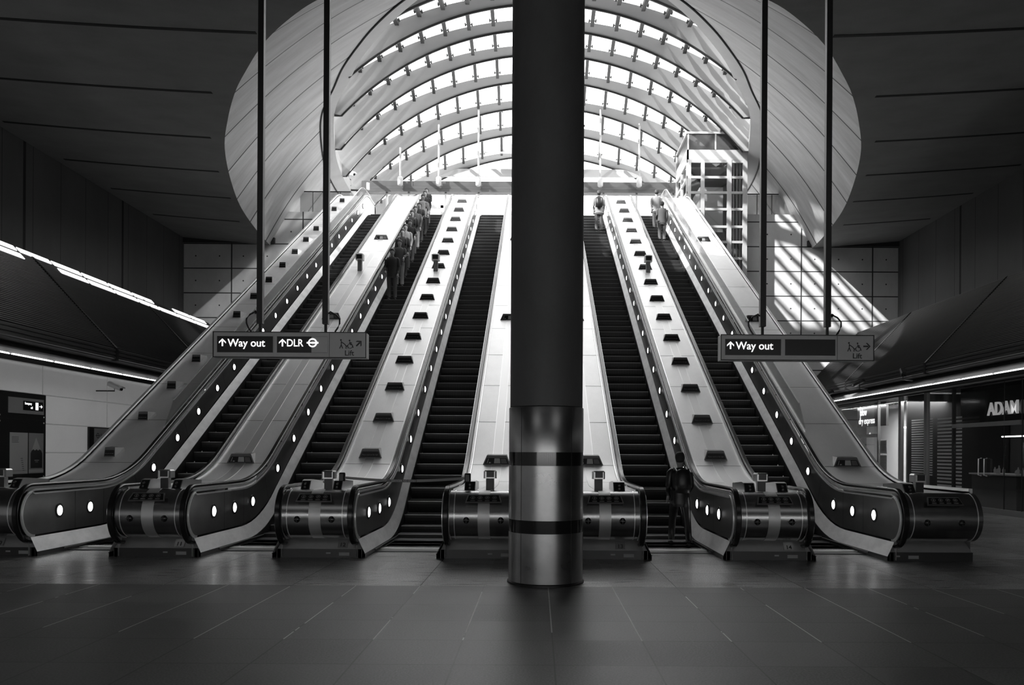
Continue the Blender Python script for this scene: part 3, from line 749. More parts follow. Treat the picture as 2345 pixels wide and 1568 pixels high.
# ------------------------------------------------------------------ column
K = 1.078
t = thing('column', (0, 9.57, 0), 'round concrete column with a banded steel jacket standing before the escalators', 'column')
mb = MB(); mb.lathe([(.428, 0), (.428, 8.6)], 64, (0, 9.57, 2.06)); link('shaft', mb, 'column_concrete', t, smooth=40)
mb = MB(); mb.lathe([(.44, 0), (.44, .60), (.44, .60)], 64, (0, 9.57, .0)); mb.lathe([(.44, .75), (.44, 1.375)], 64, (0, 9.57, 0)); mb.lathe([(.44, 1.53), (.44, 2.045), (.432, 2.055)], 64, (0, 9.57, 0))
for a in (-2.28, -.86):
    x, y = .4405*math.cos(a), 9.57+.4405*math.sin(a); mb.k = 1; mb.tube([(x, y, .0), (x, y, 2.04)], .003, 6); mb.k = 0
cl = link('steel_jacket', mb, ['clad_steel', 'dark_steel'], t, smooth=40)
for z0, z1 in ((.60, .75), (1.375, 1.53)):
    mb = MB(); mb.lathe([(.439, z0), (.439, z1)], 64, (0, 9.57, 0)); link('black_band', mb, 'black_gloss', t, smooth=40)
mb = MB(); mb.lathe([(.455, 0), (.455, .02), (.442, .03)], 64, (0, 9.57, 0)); link('foot_ring', mb, 'black', t, smooth=40)

K = 1.0
# ------------------------------------------------------------------ hanging signs
def arrow(mb, cx, cz, y, s, ang):
    pts = [((-.10, -.5), (.10, -.5), (.10, .2), (-.10, .2)), ((0, .5), (.46, .06), (.46, -.16), (0, .28)), ((0, .5), (-.46, .06), (-.46, -.16), (0, .28))]
    ca, sa = math.cos(ang), math.sin(ang)
    for q in pts: mb.add([(cx+s*(u*ca+v*sa), y, cz+s*(-u*sa+v*ca)) for u, v in q], [(0,1,2,3)])
def lines2(mb, segs, cx, cz, y, s, wd):
    for (a, b), (c, d) in segs:
        p = Vector((cx+a*s, y, cz+b*s)); q = Vector((cx+c*s, y, cz+d*s)); n = Vector((-(q-p).z, 0, (q-p).x)).normalized()*wd
        mb.add([p+n, q+n, q-n, p-n], [(0,1,2,3)])
def disc(mb, cx, cz, y, r, n=16, ri=0):
    if ri: mb.add([(cx+r*math.cos(2*pi*i/n), y, cz+r*math.sin(2*pi*i/n)) for i in range(n)]+[(cx+ri*math.cos(2*pi*i/n), y, cz+ri*math.sin(2*pi*i/n)) for i in range(n)], [(i, (i+1) % n, n+(i+1) % n, n+i) for i in range(n)])
    else: mb.add([(cx+r*math.cos(2*pi*i/n), y, cz+r*math.sin(2*pi*i/n)) for i in range(n)], [tuple(range(n))])
def hang_sign(x0, poles, label, second, lift_arrow):
    x1 = x0+2.08; y0, y1 = 11.0, 11.2; z0, z1 = 2.80, 3.145
    t = thing('hanging_sign', ((x0+x1)/2, 11.1, z0), label, 'sign', 'hanging direction signs')
    mb = MB(); mb.cbox(x0, x1, y0, y1, z0, z1, .008); body = link('sign_box', mb, 'sign_grey', t)
    mb = MB()
    for a, b, c, d in ((x0-.004, x1+.004, z1-.006, z1+.004), (x0-.004, x1+.004, z0-.004, z0+.008), (x0-.005, x0+.006, z0, z1), (x1-.006, x1+.005, z0, z1)): mb.box(a, b, y0-.006, y0+.004, c, d)
    link('sign_frame', mb, 'black', body)
    yf = y0-.004
    for i, (a, b) in enumerate(((.055, .815), (.87, 1.555))):
        mb = MB(); mb.box(x0+a, x0+b, yf, y0+.002, 2.865, 3.085)
        pn = link('display_panel', mb, 'sign_black', t)
        mb = MB()
        for q in ((x0+a-.006, x0+b+.006, 3.085, 3.091), (x0+a-.006, x0+b+.006, 2.859, 2.865), (x0+a-.006, x0+a, 2.859, 3.091), (x0+b, x0+b+.006, 2.859, 3.091)): mb.box(q[0], q[1], yf-.003, y0+.002, q[2], q[3])
        link('panel_edge', mb, 'frame_metal', pn)
        if i == 0:
            mb = MB(); arrow(mb, x0+.128, 3.0, yf-.003, .105, 0); link('arrow', mb, 'sign_text', pn)
            text('words', 'Way out', .148, (x0+.20, yf-.004, 2.945), 'sign_text', pn, sx=.96, bold=.0016)
        elif second == 'DLR':
            mb = MB(); arrow(mb, x0+.945, 3.0, yf-.003, .105, 0); link('arrow', mb, 'sign_text', pn)
            text('words', 'DLR', .14, (x0+1.00, yf-.004, 2.95), 'sign_text', pn, sx=.88, bold=.0016)
            mb = MB(); mb.box(x0+1.34, x0+b, yf-.002, yf, 2.868, 3.083); link('worn_patch', mb, 'sign_grey', pn)
            mb = MB(); disc(mb, x0+1.355, 3.0, yf-.005, .062, 28, .042); mb.box(x0+1.275, x0+1.435, yf-.008, yf-.004, 2.989, 3.011); link('roundel', mb, 'sign_text', pn)
    c = x0+1.58
    mb = MB(); mb.box(c, c+.004, yf-.001, y0+.002, z0+.01, z1-.01); link('panel_joint', mb, 'black', body)
    mb = MB(); X = x0+1.745; Z = 2.985
    disc(mb, X-.005, Z+.055, yf, .012); lines2(mb, [((0, .04), (0, -.01)), ((0, -.01), (-.022, -.06)), ((0, -.01), (.02, -.06)), ((0, .03), (.045, 0)), ((.045, 0), (.07, -.03))], X, Z, yf, 1, .006); disc(mb, X+.065, Z-.052, yf, .009); disc(mb, X+.09, Z-.05, yf, .007); lines2(mb, [((.06, -.035), (.095, -.02))], X, Z, yf, 1, .008)
    link('buggy_symbol', mb, 'sign_dark_text', body)
    mb = MB(); X = x0+1.865
    disc(mb, X-.008, Z+.05, yf, .011); disc(mb, X, Z-.025, yf, .036, 18, .028); lines2(mb, [((-.005, .035), (0, -.005)), ((0, -.005), (.03, -.01)), ((.03, -.01), (.042, -.05)), ((0, .02), (.025, .015))], X, Z, yf, 1, .006)
    link('wheelchair_symbol', mb, 'sign_dark_text', body)
    mb = MB(); arrow(mb, x0+1.985, 2.995, yf, .10, lift_arrow); link('arrow', mb, 'sign_dark_text', body)
    text('words', 'Lift', .10, (x0+1.79, yf-.001, 2.83), 'sign_dark_text', body, bold=.001)
    for i, px in enumerate(poles):
        p = thing  # pole: square hanger, stub, cable loop
        mb = MB(); mb.box(px-.039, px+.039, 11.06, 11.14, 3.27, zc(px)+.05); mb.tube([(px, 11.1, 3.14), (px, 11.1, 3.28)], .02, 10); mb.cbox(px-.05, px+.05, 11.03, 11.17, 3.143, 3.155, .004)
        po = link('hanger', mb, 'black', t)
        sd = -1 if i == 0 else 1
        cab = [(px+sd*u, 11.1, z) for u, z in ((.03, 3.42), (.08, 3.43), (.14, 3.40), (.19, 3.34), (.19, 3.28), (.165, 3.22), (.13, 3.17), (.12, 3.14))]
        mb = MB(); mb.tube(cab, .012, 8); mb.tube([(px+sd*.055, 11.1, 3.41), (px+sd*.075, 11.1, 3.445)], .019, 8); link('cable', mb, 'rubber', po, smooth=60)
hang_sign(-4.535, (-3.93, -3.03), 'left hanging direction sign reading Way out and DLR, its right end worn', 'DLR', pi/4)
hang_sign(2.38, (2.97, 3.86), 'right hanging direction sign reading Way out beside a blank black panel', None, pi/2)

K = 1.078
# ------------------------------------------------------------------ louvred bulkheads and their lights, both sides
def side_pts(sgn, pts, y0, y1, mb):
    mb.grid([[(sgn*x, y0, z) for x, z in pts], [(sgn*x, y1, z) for x, z in pts]])
def louvre(sgn, y1, seams, label):
    t = thing('louvred_bulkhead', (sgn*12.6, 20, 4.2), label, 'bulkhead')
    Xt, Zt, Xb, Zb = 13.8, 6.79, 11.4, 4.22; n = 46
    dx, dz = (Xb-Xt)/n, (Zb-Zt)/n; nx, nz = -dz, dx; l = math.hypot(nx, nz); nx, nz = -abs(nx/l), abs(nz/l)
    pts = []
    for i in range(n):
        x, z = Xt+dx*i, Zt+dz*i
        pts += [(x, z), (x+dx*.55+nx*.03, z+dz*.25+nz*.03), (x+dx*.6+nx*.03, z+dz*.62+nz*.03), (x+dx*.75, z+dz*.75)]
    pts.append((Xb, Zb))
    cuts = [-12]+seams+[y1]
    for a, b in zip(cuts, cuts[1:]):
        mb = MB(); side_pts(sgn, pts, a+.02, b-.02, mb); mb.m = [1 if q % 4 in (2, 3) else 0 for q in range(len(mb.f))]; link('louvre_panel', mb, ['louvre', 'black'], t)  # recess faces black: shade between the slats put into the colour
    for sy in seams:
        mb = MB(); mb.add([(sgn*(Xt+nx*.05), sy-.045, Zt+nz*.05), (sgn*(Xt+nx*.05), sy+.045, Zt+nz*.05), (sgn*(Xb+nx*.05), sy+.045, Zb+nz*.05), (sgn*(Xb+nx*.05), sy-.045, Zb+nz*.05),
                           (sgn*Xt, sy-.045, Zt), (sgn*Xt, sy+.045, Zt), (sgn*Xb, sy+.045, Zb), (sgn*Xb, sy-.045, Zb)], [(0,1,2,3),(0,4,5,1),(1,5,6,2),(2,6,7,3),(3,7,4,0)])
        a, b = sorted((sgn*(Xb-.06), sgn*(Xb+.1))); mb.box(a, b, sy-.045, sy+.045, 3.90, Zb); link('seam_bar', mb, 'black', t)
    mb = MB(); p2 = [(Xb, Zb)]
    for i in range(3): z = Zb-.1*i; p2 += [(Xb-.03, z-.01), (Xb-.03, z-.06), (Xb, z-.075), (Xb, z-.10)]
    side_pts(sgn, p2, -12, y1, mb); link('lower_slats', mb, 'louvre', t)
    mb = MB(); side_pts(sgn, [(Xt, Zt), (15.5, Zt)], -12, y1, mb); side_pts(sgn, [(Xb+.02, 3.93), (Xb+.3, 3.86), (Xb+.3, 3.80)], -12, y1, mb)
    mb.poly([(sgn*Xt, y1, Zt), (sgn*15.5, y1, Zt), (sgn*15.5, y1, 3.9), (sgn*Xb, y1, 3.9), (sgn*Xb, y1, Zb)]); link('bulkhead_casing', mb, 'fascia', t)
    mb = MB(); side_pts(sgn, [(Xb+.30, 3.82), (Xb+.05, 3.70), (Xb+.02, 3.57), (Xb+.10, 3.54)], -12, y1, mb); link('soffit_cove', mb, 'soffit', t, smooth=40)
    return t
tl_ = louvre(-1, 33.5, [15.5, 21.6, 27.7], 'dark louvred bulkhead sloping along the left wall, bright panes at its top')
tr_ = louvre(1, 35.1, [11.5, 17.7, 23.95, 30.1], 'dark louvred bulkhead sloping above the right-hand shop fronts')
# two rows of lit panes along the top of the left louvre
nx, nz = .73, .68
dead = {(0, 1), (1, 6), (0, 11)}
for r_, (s0, s1) in enumerate(((.03, .20), (.31, .50))):
    y = 6.0; i = 0
    while y < 33.0:
        if (r_, i) in {(1, 10), (0, 15)}: y += 1.5; i += 1; continue
        s0_ = 0
        P = lambda s, yy, o=0: (-(13.8-.682*s)+.731*(.03+o), yy, 6.79-.731*s+.682*(.03+o))
        mb = MB(); L4 = [P(s0, y+.08), P(s0, y+1.45), P(s1, y+1.45), P(s1, y+.08)]; U4 = [P(s0, y+.08, .03), P(s0, y+1.45, .03), P(s1, y+1.45, .03), P(s1, y+.08, .03)]
        mb.add(L4+U4, [(4,5,6,7),(0,1,5,4),(1,2,6,5),(2,3,7,6),(3,0,4,7)])
        link('lit_pane', mb, 'strip_dim', tl_); y += 1.5; i += 1
# fluorescent strips under both bulkheads
for sgn, nm, ys, ye in ((-1, 'left', 8, 33), (1, 'right', 8, 35)):
    t = thing('strip_light', (sgn*11.35, 20, 3.5), 'continuous fluorescent strip under the %s bulkhead' % ('left louvred' if sgn < 0 else 'right louvred'), 'strip light')
    mb = MB(); a, b = sorted((sgn*11.28, sgn*11.46)); mb.box(a, b, -12, ye, 3.50, 3.54); mb.box(*sorted((sgn*11.26, sgn*11.29)), -12, ye, 3.42, 3.50); link('channel', mb, 'black', t)
    y = ys
    while y < ye-1.3:
        mb = MB(); mb.tube([(sgn*11.36, y, 3.56), (sgn*11.36, y+1.42, 3.56)], .028, 8); link('tube', mb, 'strip_light', t); y += 1.55
# ------------------------------------------------------------------ left wall: backlit panels, posters, board
mat('panel_back', .70, .45, 0, noise=.10, nscale=.5, noise2=.04, lines=((1, 3.07, 20.48, .018), (2, .733, 1.563, .014)), linecol=.02, emit=.09)
mb = MB(); mb.box(-12.0, -11.75, -12, 33.5, 0, 3.6); o = struct('wall_left_lower', mb, 'panel_back')
t = thing('poster_cabinet', (-11.72, 18.1, 0), 'tall black cabinet on the left wall holding two posters and a lit arrow sign', 'cabinet')
mb = MB(); mb.box(-11.75, -11.66, 14.2, 18.98, 0, 2.80); cb_ = link('cabinet_body', mb, 'black', t)
mb = MB(); mb.box(-11.665, -11.655, 14.2, 18.98, 2.20, 2.212); link('cabinet_joint', mb, 'dark_steel', t)
for y in (17.35, 18.9):
    for z in (2.27, 2.14, .9):
        mb = MB(); mb.lathe([(.018, 0), (.018, .008), (.008, .014)], 12, (-11.66, y, z), 'x'); link('bolt', mb, 'trim_steel', t)
mb = MB(); mb.box(-11.66, -11.645, 17.62, 18.88, 2.33, 2.68); es = link('arrow_sign', mb, 'glass_panel', t)
mb = MB(); mb.box(-11.646, -11.64, 18.12, 18.84, 2.41, 2.62); ef = link('sign_face', mb, 'sign_black', es)
text('words', 'Emergency', .075, (-11.637, 18.17, 2.54), 'sign_text', ef, 'side_l', bold=.001, sx=.75); text('words', 'call', .075, (-11.637, 18.38, 2.45), 'sign_text', ef, 'side_l', bold=.001, sx=.75)
mb = MB(); mb.box(-11.64, -11.636, 18.56, 18.66, 2.43, 2.60)
for q in ((( 18.70, 2.507), (18.81, 2.523)),): mb.box(-11.64, -11.636, q[0][0], q[1][0], q[0][1], q[1][1])
mb.add([(-11.637, 18.76, 2.56), (-11.637, 18.82, 2.515), (-11.637, 18.76, 2.47)], [(0,1,2)]); link('phone_symbol', mb, 'sign_text', ef)
mb = MB(); mb.box(-11.66, -11.65, 17.68, 18.30, .98, 1.90); po = link('poster', mb, 'paper', t); po['label'] = 'pale poster with a few lines of print'
mb = MB()
for i in range(5): mb.box(-11.652, -11.648, 17.74, 17.98-.02*(i == 3), 1.80-.03*i, 1.808-.03*i)
for i in range(7): mb.box(-11.652, -11.648, 18.05+.012*i, 18.12+.01*i, 1.32-.045*i, 1.33-.045*i)
mb.box(-11.652, -11.648, 17.72, 18.26, 1.05, 1.055); link('poster_print', mb, 'sign_dark_text', po)
mb = MB(); mb.box(-11.66, -11.65, 18.34, 18.88, .98, 1.90); po = link('poster', mb, 'paper_grey', t); po['label'] = 'poster of a black pencil-shaped block with a pale tip'
mb = MB(); zz = [1.50, 1.53, 1.50, 1.53, 1.50, 1.53, 1.50]; yy = [18.44+.35*i/6 for i in range(7)]
mb.add([(-11.648, 18.44, 1.50), (-11.648, 18.60, 1.80), (-11.648, 18.79, 1.50)], [(0,1,2)]); link('pencil_tip', mb, 'paper', po)
mb = MB(); mb.add([(-11.647, y, z) for y, z in [(18.40, 1.44)]+list(zip(yy, zz))+[(18.83, 1.44), (18.83, 1.10), (18.40, 1.10)]], [tuple(range(11))]); link('pencil_body', mb, 'sign_dark_text', po)
mb = MB(); mb.box(-11.648, -11.644, 18.54, 18.70, 1.27, 1.285); mb.box(-11.648, -11.644, 18.57, 18.67, 1.235, 1.245); mb.box(-11.652, -11.648, 18.34, 18.88, 1.0, 1.07); link('poster_print', mb, 'paper', po)
t = thing('service_board', (-11.73, 21.9, 1.0), 'grey service information board on the left wall, half behind the deck', 'notice board')
mb = MB(); mb.box(-11.75, -11.70, 20.90, 23.2, .9, 2.12); mb2 = link('board_frame', mb, 'black', t)
mb = MB(); mb.box(-11.70, -11.69, 21.12, 23.15, .95, 2.09); bf = link('board_face', mb, 'paper_grey', t)
mb = MB()
R0 = [(-11.686, 21.28+.07*math.cos(a), 1.90+.07*math.sin(a)) for a in [2*pi*i/20 for i in range(20)]]; R1 = [(-11.686, 21.28+.05*math.cos(a), 1.90+.05*math.sin(a)) for a in [2*pi*i/20 for i in range(20)]]
mb.add(R0+R1, [(i, (i+1) % 20, 20+(i+1) % 20, 20+i) for i in range(20)]); mb.box(-11.69, -11.684, 21.18, 21.38, 1.89, 1.91); link('roundel', mb, 'sign_dark_text', bf)
text('words', 'Service information', .13, (-11.688, 21.42, 1.86), 'sign_dark_text', bf, 'side_l'); text('words', 'Date', .09, (-11.688, 21.42, 1.71), 'sign_dark_text', bf, 'side_l'); text('words', 'Time', .09, (-11.688, 21.42, 1.58), 'sign_dark_text', bf, 'side_l')

# ------------------------------------------------------------------ cctv cameras
def cctv(x, y, z, yaw, label, m='base_steel', arm=(0, 0, -.2), s=1.0, wall=None):
    t = thing('security_camera', (x, y, z), label, 'camera')
    d = Vector((math.cos(yaw), math.sin(yaw), -.35)).normalized(); sd = d.cross(Vector((0, 0, 1))).normalized(); u = sd.cross(d)
    def P(a, b, c): return Vector((x, y, z))+d*a*s+sd*b*s+u*c*s
    mb = MB()
    vs = [P(a, b, c) for a in (-.22, .22) for b, c in ((-.055, -.05), (.055, -.05), (.055, .03), (.035, .055), (-.035, .055), (-.055, .03))]
    mb.add(vs, [tuple(range(6)), tuple(range(11, 5, -1))]+[(i, (i+1) % 6, 6+(i+1) % 6, 6+i) for i in range(6)])
    vs = [P(a, b, c) for a in (-.20, .28) for b, c in ((-.065, .03), (.065, .03), (.045, .07), (-.045, .07))]
    mb.add(vs, [(0,1,2,3),(7,6,5,4),(0,4,5,1),(1,5,6,2),(2,6,7,3),(3,7,4,0)]); link('housing', mb, m, t)
    mb = MB(); mb.tube([P(.22, 0, -.005), P(.235, 0, -.005)], .04*s, 12); link('lens', mb, 'black_gloss', t)
    mb = MB(); e = Vector((x, y, z))+Vector(arm); mb.tube([P(0, 0, -.05), P(0, 0, -.05)+Vector((0, 0, arm[2]*.6)), (e.x, e.y, z+arm[2])], .018*s, 8); link('bracket', mb, 'dark_steel', t)
cctv(-11.25, 21.3, 3.2, -.3, 'pale security camera on the left wall above the service board', 'letter', (-.5, 0, -.12))
cctv(11.15, 24.9, 4.05, -1.9, 'black security camera under the right louvres, nearest of the three', 'black', (.3, 0, -.25), 1.25)
cctv(11.15, 28.3, 4.02, 2.0, 'dark security camera under the right louvres, the middle one', 'dark_steel', (.3, 0, -.22), 1.0)
cctv(11.1, 31.3, 3.85, 2.3, 'black security camera under the right louvres nearest the far-right deck', 'black', (.3, 0, -.2), 1.2)
K = 1.0
cctv(-10.15, 42.6, 16.2, -.35, 'pale security camera on a bent pipe beside the top of the left escalator', 'strip_steel', (.1, 0, -.7), 1.6)
t = thing('conduit', (-10.0, 42.7, 15.5), 'bent pipe holding a camera beside the top landing', 'pipe')
mb = MB(); mb.tube([(-10.1, 42.7, 15.9), (-10.1, 42.7, 15.4), (-10.05, 42.7, 15.32), (-9.2, 42.7, 15.30)], .05, 8); link('pipe', mb, 'dark_steel', t, smooth=50)
mb = MB(); mb.lathe([(.09, 0), (.09, .35)], 12, (-9.15, 42.7, 15.35)); link('pipe_head', mb, 'strip_steel', t, smooth=50)

K = 1.078
# ------------------------------------------------------------------ right-hand shops
XS = 11.75
def yu(u): return 1850*(XS+.11)/(u-1231)
def zu(u, v): return 1.53-((v-1035)-(u-1231)*.0058)*yu(u)/1850
mb = MB(); mb.box(XS+3.55, XS+3.7, 10, 35, 0, 3.6); mb.box(XS, XS+3.7, 9.9, 10.0, 0, 3.6); mb.box(XS, XS+3.7, 35, 35.2, 0, 3.6)
struct('wall_shop', mb, 'shop_dark')
mb = MB(); mb.box(XS, 15.4, 10, 35, 3.55, 3.62); struct('ceiling_shop', mb, 'shop_dark')
mb = MB(); mb.box(XS+.2, XS+3.5, 26.32, 26.42, 0, 3.5); struct('wall_partition', mb, 'shop_dark')
mb = MB(); mb.box(XS+.3, XS+2.4, 26.45, 26.5, 0, 3.5); struct('wall_salon_end', mb, 'shop_wall')
mb = MB(); mb.box(XS+2.4, XS+2.5, 26.5, 35, 0, 3.5); struct('wall_salon', mb, 'shop_wall')
t = thing('storefront', (XS, 24, 0), 'tall glazed shop front along the right wall with steel mullions', 'shop front')
ysn = [yu(u) for u in (1912, 2012, 2063, 2122, 2184, 2300, 2341)]+[17.2, 14.0, 10.5]
for a, b in zip(ysn, ysn[1:]):
    mb = MB(); mb.box(XS, XS+.015, b+.03, a-.03, .14, 3.46); link('pane', mb, 'glass', t)
for i, y in enumerate(ysn):
    wd = {2: .09, 3: .09, 5: .010, 6: .012}.get(i, .022)
    mb = MB(); mb.box(XS-(.04 if wd > .015 else .006), XS+(.06 if wd > .015 else .012), y-wd, y+wd, .0, 3.48); link('mullion', mb, 'frame_metal' if wd > .05 else 'dark_steel', t)
mb = MB(); mb.box(XS-.05, XS+.05, 10.2, 34, 0, .14); link('bottom_rail', mb, 'frame_metal', t)
mb = MB(); mb.box(XS-.05, XS+.05, 10.2, 34, 3.40, 3.50); link('top_rail', mb, 'black', t)
mb = MB(); mb.box(XS-.05, XS+.04, yu(2341), yu(2184), 2.28, 2.39); link('door_lintel', mb, 'frame_metal', t)
mb = MB(); mb.box(XS-.04, XS+.04, yu(2012), yu(1912), 2.12, 2.24); link('door_lintel', mb, 'frame_metal', t)
for y in (yu(2249), yu(2262)):
    mb = MB(); mb.tube([(XS-.01, y, .97), (XS-.09, y, .99), (XS-.09, y, 1.42), (XS-.01, y, 1.44)], .016, 8); link('door_handle', mb, 'trim_steel', t, smooth=40)
# letters over the right-hand door
t = thing('shop_letters', (XS+.35, 20.5, 2.6), 'raised pale letters reading ADAM above the glass doors at far right', 'sign')
mb = MB(); mb.box(XS+.50, XS+.56, 17.0, 23.6, 2.42, 3.45); bk = link('backing_board', mb, 'black_gloss', t)
text('letters', 'ADAM', .50, (XS+.44, 22.07, 2.60), 'letter_glow', t, 'side_r', extrude=.02, bold=.004)  # letters glow faintly: light on them put into the material
# salon sign
t = thing('shop_sign', (XS+.2, 28.7, 2.5), 'black illuminated sign reading blow dry express behind the glass', 'sign')
mb = MB(); mb.box(XS+.18, XS+.26, 27.9, 30.4, 2.52, 3.36); bx = link('sign_box', mb, 'sign_black', t)
text('words', 'blow', .36, (XS+.176, 30.15, 2.95), 'sign_text', bx, 'side_r', sx=.85, bold=.004); text('words', 'dry express', .33, (XS+.176, 30.27, 2.64), 'sign_text', bx, 'side_r', sx=.92, bold=.004)
mb = MB(); mb.box(XS+.17, XS+.176, 30.105, 30.14, 2.97, 3.30); mb.box(XS+.17, XS+.176, 30.09, 30.125, 2.66, 3.0); link('long_strokes', mb, 'sign_text', bx)
# price lists taped to the glass
for k_, (z0, z1, w_) in enumerate(((1.55, 2.02, 'upper'), (.86, 1.50, 'lower'))):
    t = thing('price_list', (XS+.03, yu(2022), z0), '%s of two white price lists on the salon glass' % w_, 'price list')
    mb = MB(); mb.box(XS+.02, XS+.026, yu(2030), yu(2014), z0, z1); sh = link('sheet', mb, 'paper', t)
    mb = MB(); n = int((z1-z0)/.035)
    for i in range(1, n): mb.box(XS+.012, XS+.02, yu(2029)+(.05 if i % 3 else .12), yu(2015)-.05, z1-.035*i-.006, z1-.035*i)
    link('print', mb, 'sign_dark_text', sh)
# venetian blinds
def blind(ya, yb, z0, z1, n, label, x=XS+.25):
    t = thing('blind', (x, (ya+yb)/2, z0), label, 'blind', 'horizontal blinds in the dark shop windows')
    for i in range(n):
        z = z0+(z1-z0)*i/(n-1); mb = MB(); h = (z1-z0)/n*.27; mb.box(x, x+.006, min(ya, yb), max(ya, yb), z-h, z+h); mb.box(x-.002, x+.012, min(ya, yb), max(ya, yb), z+h-.004, z+h)
        link('slat', mb, 'blind', t)
blind(yu(2117), yu(2070), .9, 2.62, 24, 'horizontal blind in the window left of the thick mullion')
blind(yu(2183), yu(2128), .4, 2.60, 22, 'horizontal blind in the window right of the thick mullion')
blind(20.9, 22.6, .5, 2.2, 16, 'horizontal blind seen deep behind the glass doors', XS+2.2)
# things in the shops
t = thing('counter', (XS+1.6, 23.2, 0), 'low counter behind the glass with small bright things on it', 'counter')
mb = MB(); mb.cbox(XS+1.2, XS+2.0, 22.0, 24.3, 0, .95, .02); link('counter_body', mb, 'dark_steel', t); mb = MB(); mb.box(XS+1.15, XS+2.05, 21.95, 24.35, .95, .99); link('counter_top', mb, 'paper', t)
random.seed(3)
for i in range(7):
    x, y = XS+1.3+random.random()*.5, 22.1+i*.31; h = .1+.16*random.random()
    mb = MB(); mb.lathe([(.035, 0), (.038, h*.6), (.018, h*.75), (.016, h)], 12, (x, y, .99)); tag(link('bottle', mb, 'paper', None, smooth=50, base=(x, y, .99)), 'small pale bottle standing on the dim shop counter', 'bottle', 'bottles on the shop counter')
def pendant(x, y, z, label):
    t = thing('pendant_lamp', (x, y, z), label, 'pendant lamp', 'salon pendant lamps')
    mb = MB(); mb.tube([(x, y, z+.08), (x, y, 3.55)], .006, 6); link('cord', mb, 'black', t)
    mb = MB(); mb.lathe([(.02, .1), (.09, 0), (.085, 0), (.01, .09)], 16, (x, y, z)); link('shade', mb, 'black', t)
    mb = MB(); mb.lathe([(.01, -.03), (.035, -.01), (.04, .02), (.015, .05)], 12, (x, y, z)); link('bulb', mb, 'strip_light', t, smooth=50)
pendant(XS+.9, 31.0, 2.25, 'bare bulb pendant left of the blow dry sign'); pendant(XS+1.0, 27.3, 2.30, 'bright bulb pendant at the right edge of the salon window')
t = thing('ceiling_lamp', (XS+.8, 28.2, 2.45), 'short tube lamp in the salon right of the blow dry sign', 'lamp'); mb = MB(); mb.tube([(XS+.8, 26.8, 2.45), (XS+.8, 28.0, 2.45)], .03, 8); link('tube', mb, 'strip_light', t)
t = thing('ceiling_lamp', (XS+1.9, 22.5, 2.05), 'thin tube lamp inside the dark shop by the doors', 'lamp'); mb = MB(); mb.tube([(XS+2.0, 22.4, 2.07), (XS+2.0, 24.1, 2.07)], .02, 8); link('tube', mb, 'strip_light', t)
for k_, (y, z) in enumerate(((27.6, 1.75), (27.0, 1.75), (30.6, 1.6))):
    t = thing('wall_basket', (XS+2.3, y, z), ['small wall basket left of its neighbour beside the price lists', 'small wall basket nearest the steel mullion in the salon', 'small wall basket behind the salon door'][k_], 'basket')
    mb = MB(); mb.lathe([(.06, 0), (.11, .2), (.12, .22)], 12, (XS+2.25, y, z)); link('basket', mb, 'cloth_dark', t)
    mb = MB(); mb.lathe([(.02, 0), (.05, .1), (.03, .3), (.01, .35)], 10, (XS+2.25, y, z+.2)); link('bottle', mb, 'paper_grey', t, smooth=50)
t = thing('salon_chair', (XS+1.2, 27.4, 0), 'dark padded salon chair with curved arms behind the glass', 'chair')
mb = MB(); mb.cbox(XS+.95, XS+1.45, 27.2, 27.7, .45, .58, .03); link('seat', mb, 'black', t); mb = MB(); mb.cbox(XS+.95, XS+1.45, 27.65, 27.78, .55, 1.25, .04); link('backrest', mb, 'black', t)
for s_ in (.93, 1.47): mb = MB(); mb.tube([(XS+s_, 27.68, .9), (XS+s_, 27.4, .86), (XS+s_, 27.15, .78), (XS+s_, 27.2, .58)], .022, 8); link('arm', mb, 'frame_metal', t, smooth=50)
mb = MB(); mb.lathe([(.26, 0), (.26, .02), (.03, .05), (.03, .46)], 20, (XS+1.2, 27.45, 0)); link('pedestal', mb, 'frame_metal', t, smooth=40)
K = 1.0
area('salon_light', (XS+1.7, 31, 3.5), (0, 0, 0), 1.6, 6, 550); area('shop_light', (XS+2.6, 22.5, 3.6), (0, 0, 0), 1.0, 3, 5)

# ------------------------------------------------------------------ lift tower
t = thing('lift_tower', (8.05, 37.2, 0), 'pale gridded glass lift tower right of the rightmost escalator', 'lift')
x0, x1, yf, yb, zt = 6.68, 9.42, 37.0, 39.9, 16.2
zr = [14.95, 14.88, 14.2, 14.12, 13.5, 13.42, 12.75, 12.65, 11.95, 11.85, 11.25, 11.15, 10.5, 10.4, 9.75]
xsl = [x0, x0+.18, x0+.62, x0+.78, x0+1.82, x0+2.02, x0+2.52, x1]
mb = MB()
mb.box(x0, x1, yf, yf+.06, 14.95, 15.42)            # plain band
for a, b in ((x0, x0+.16), (x0+.62, x0+.78), (x0+1.82, x0+2.02), (x1-.2, x1)): mb.box(a, b, yf-.05, yf+.07, 4, 14.95)
for z in (14.88, 14.16, 13.46, 12.70, 11.90, 11.20, 10.45, 9.7, 9.0, 8.3, 7.6): mb.box(x0, x1, yf-.03, yf+.05, z-.06, z+.05)
for z in (14.88, 14.16, 13.46, 12.70, 11.90): mb.box(x0-.03, x0+.05, yf, yb, z-.06, z+.05)
for y in (yf, (yf+yb)/2, yb-.15): mb.box(x0-.04, x0+.06, y, y+.15, 4, 15.42)
for a, b in ((x0, x0+.06), (x0+1.25, x0+1.31), (x1-.06, x1)): mb.box(a, b, yf-.02, yf+.05, 15.42, zt)
mb.box(x0-.05, x1+.03, yf-.05, yf+.06, zt-.06, zt+.03); mb.box(x0-.05, x0+.04, yf, yb, zt-.06, zt+.03); mb.box(x0-.03, x0+.04, yf, yb, 14.95, 15.42)
mb.box(x0-.05, x0+.04, yb-.08, yb, 15.42, zt)
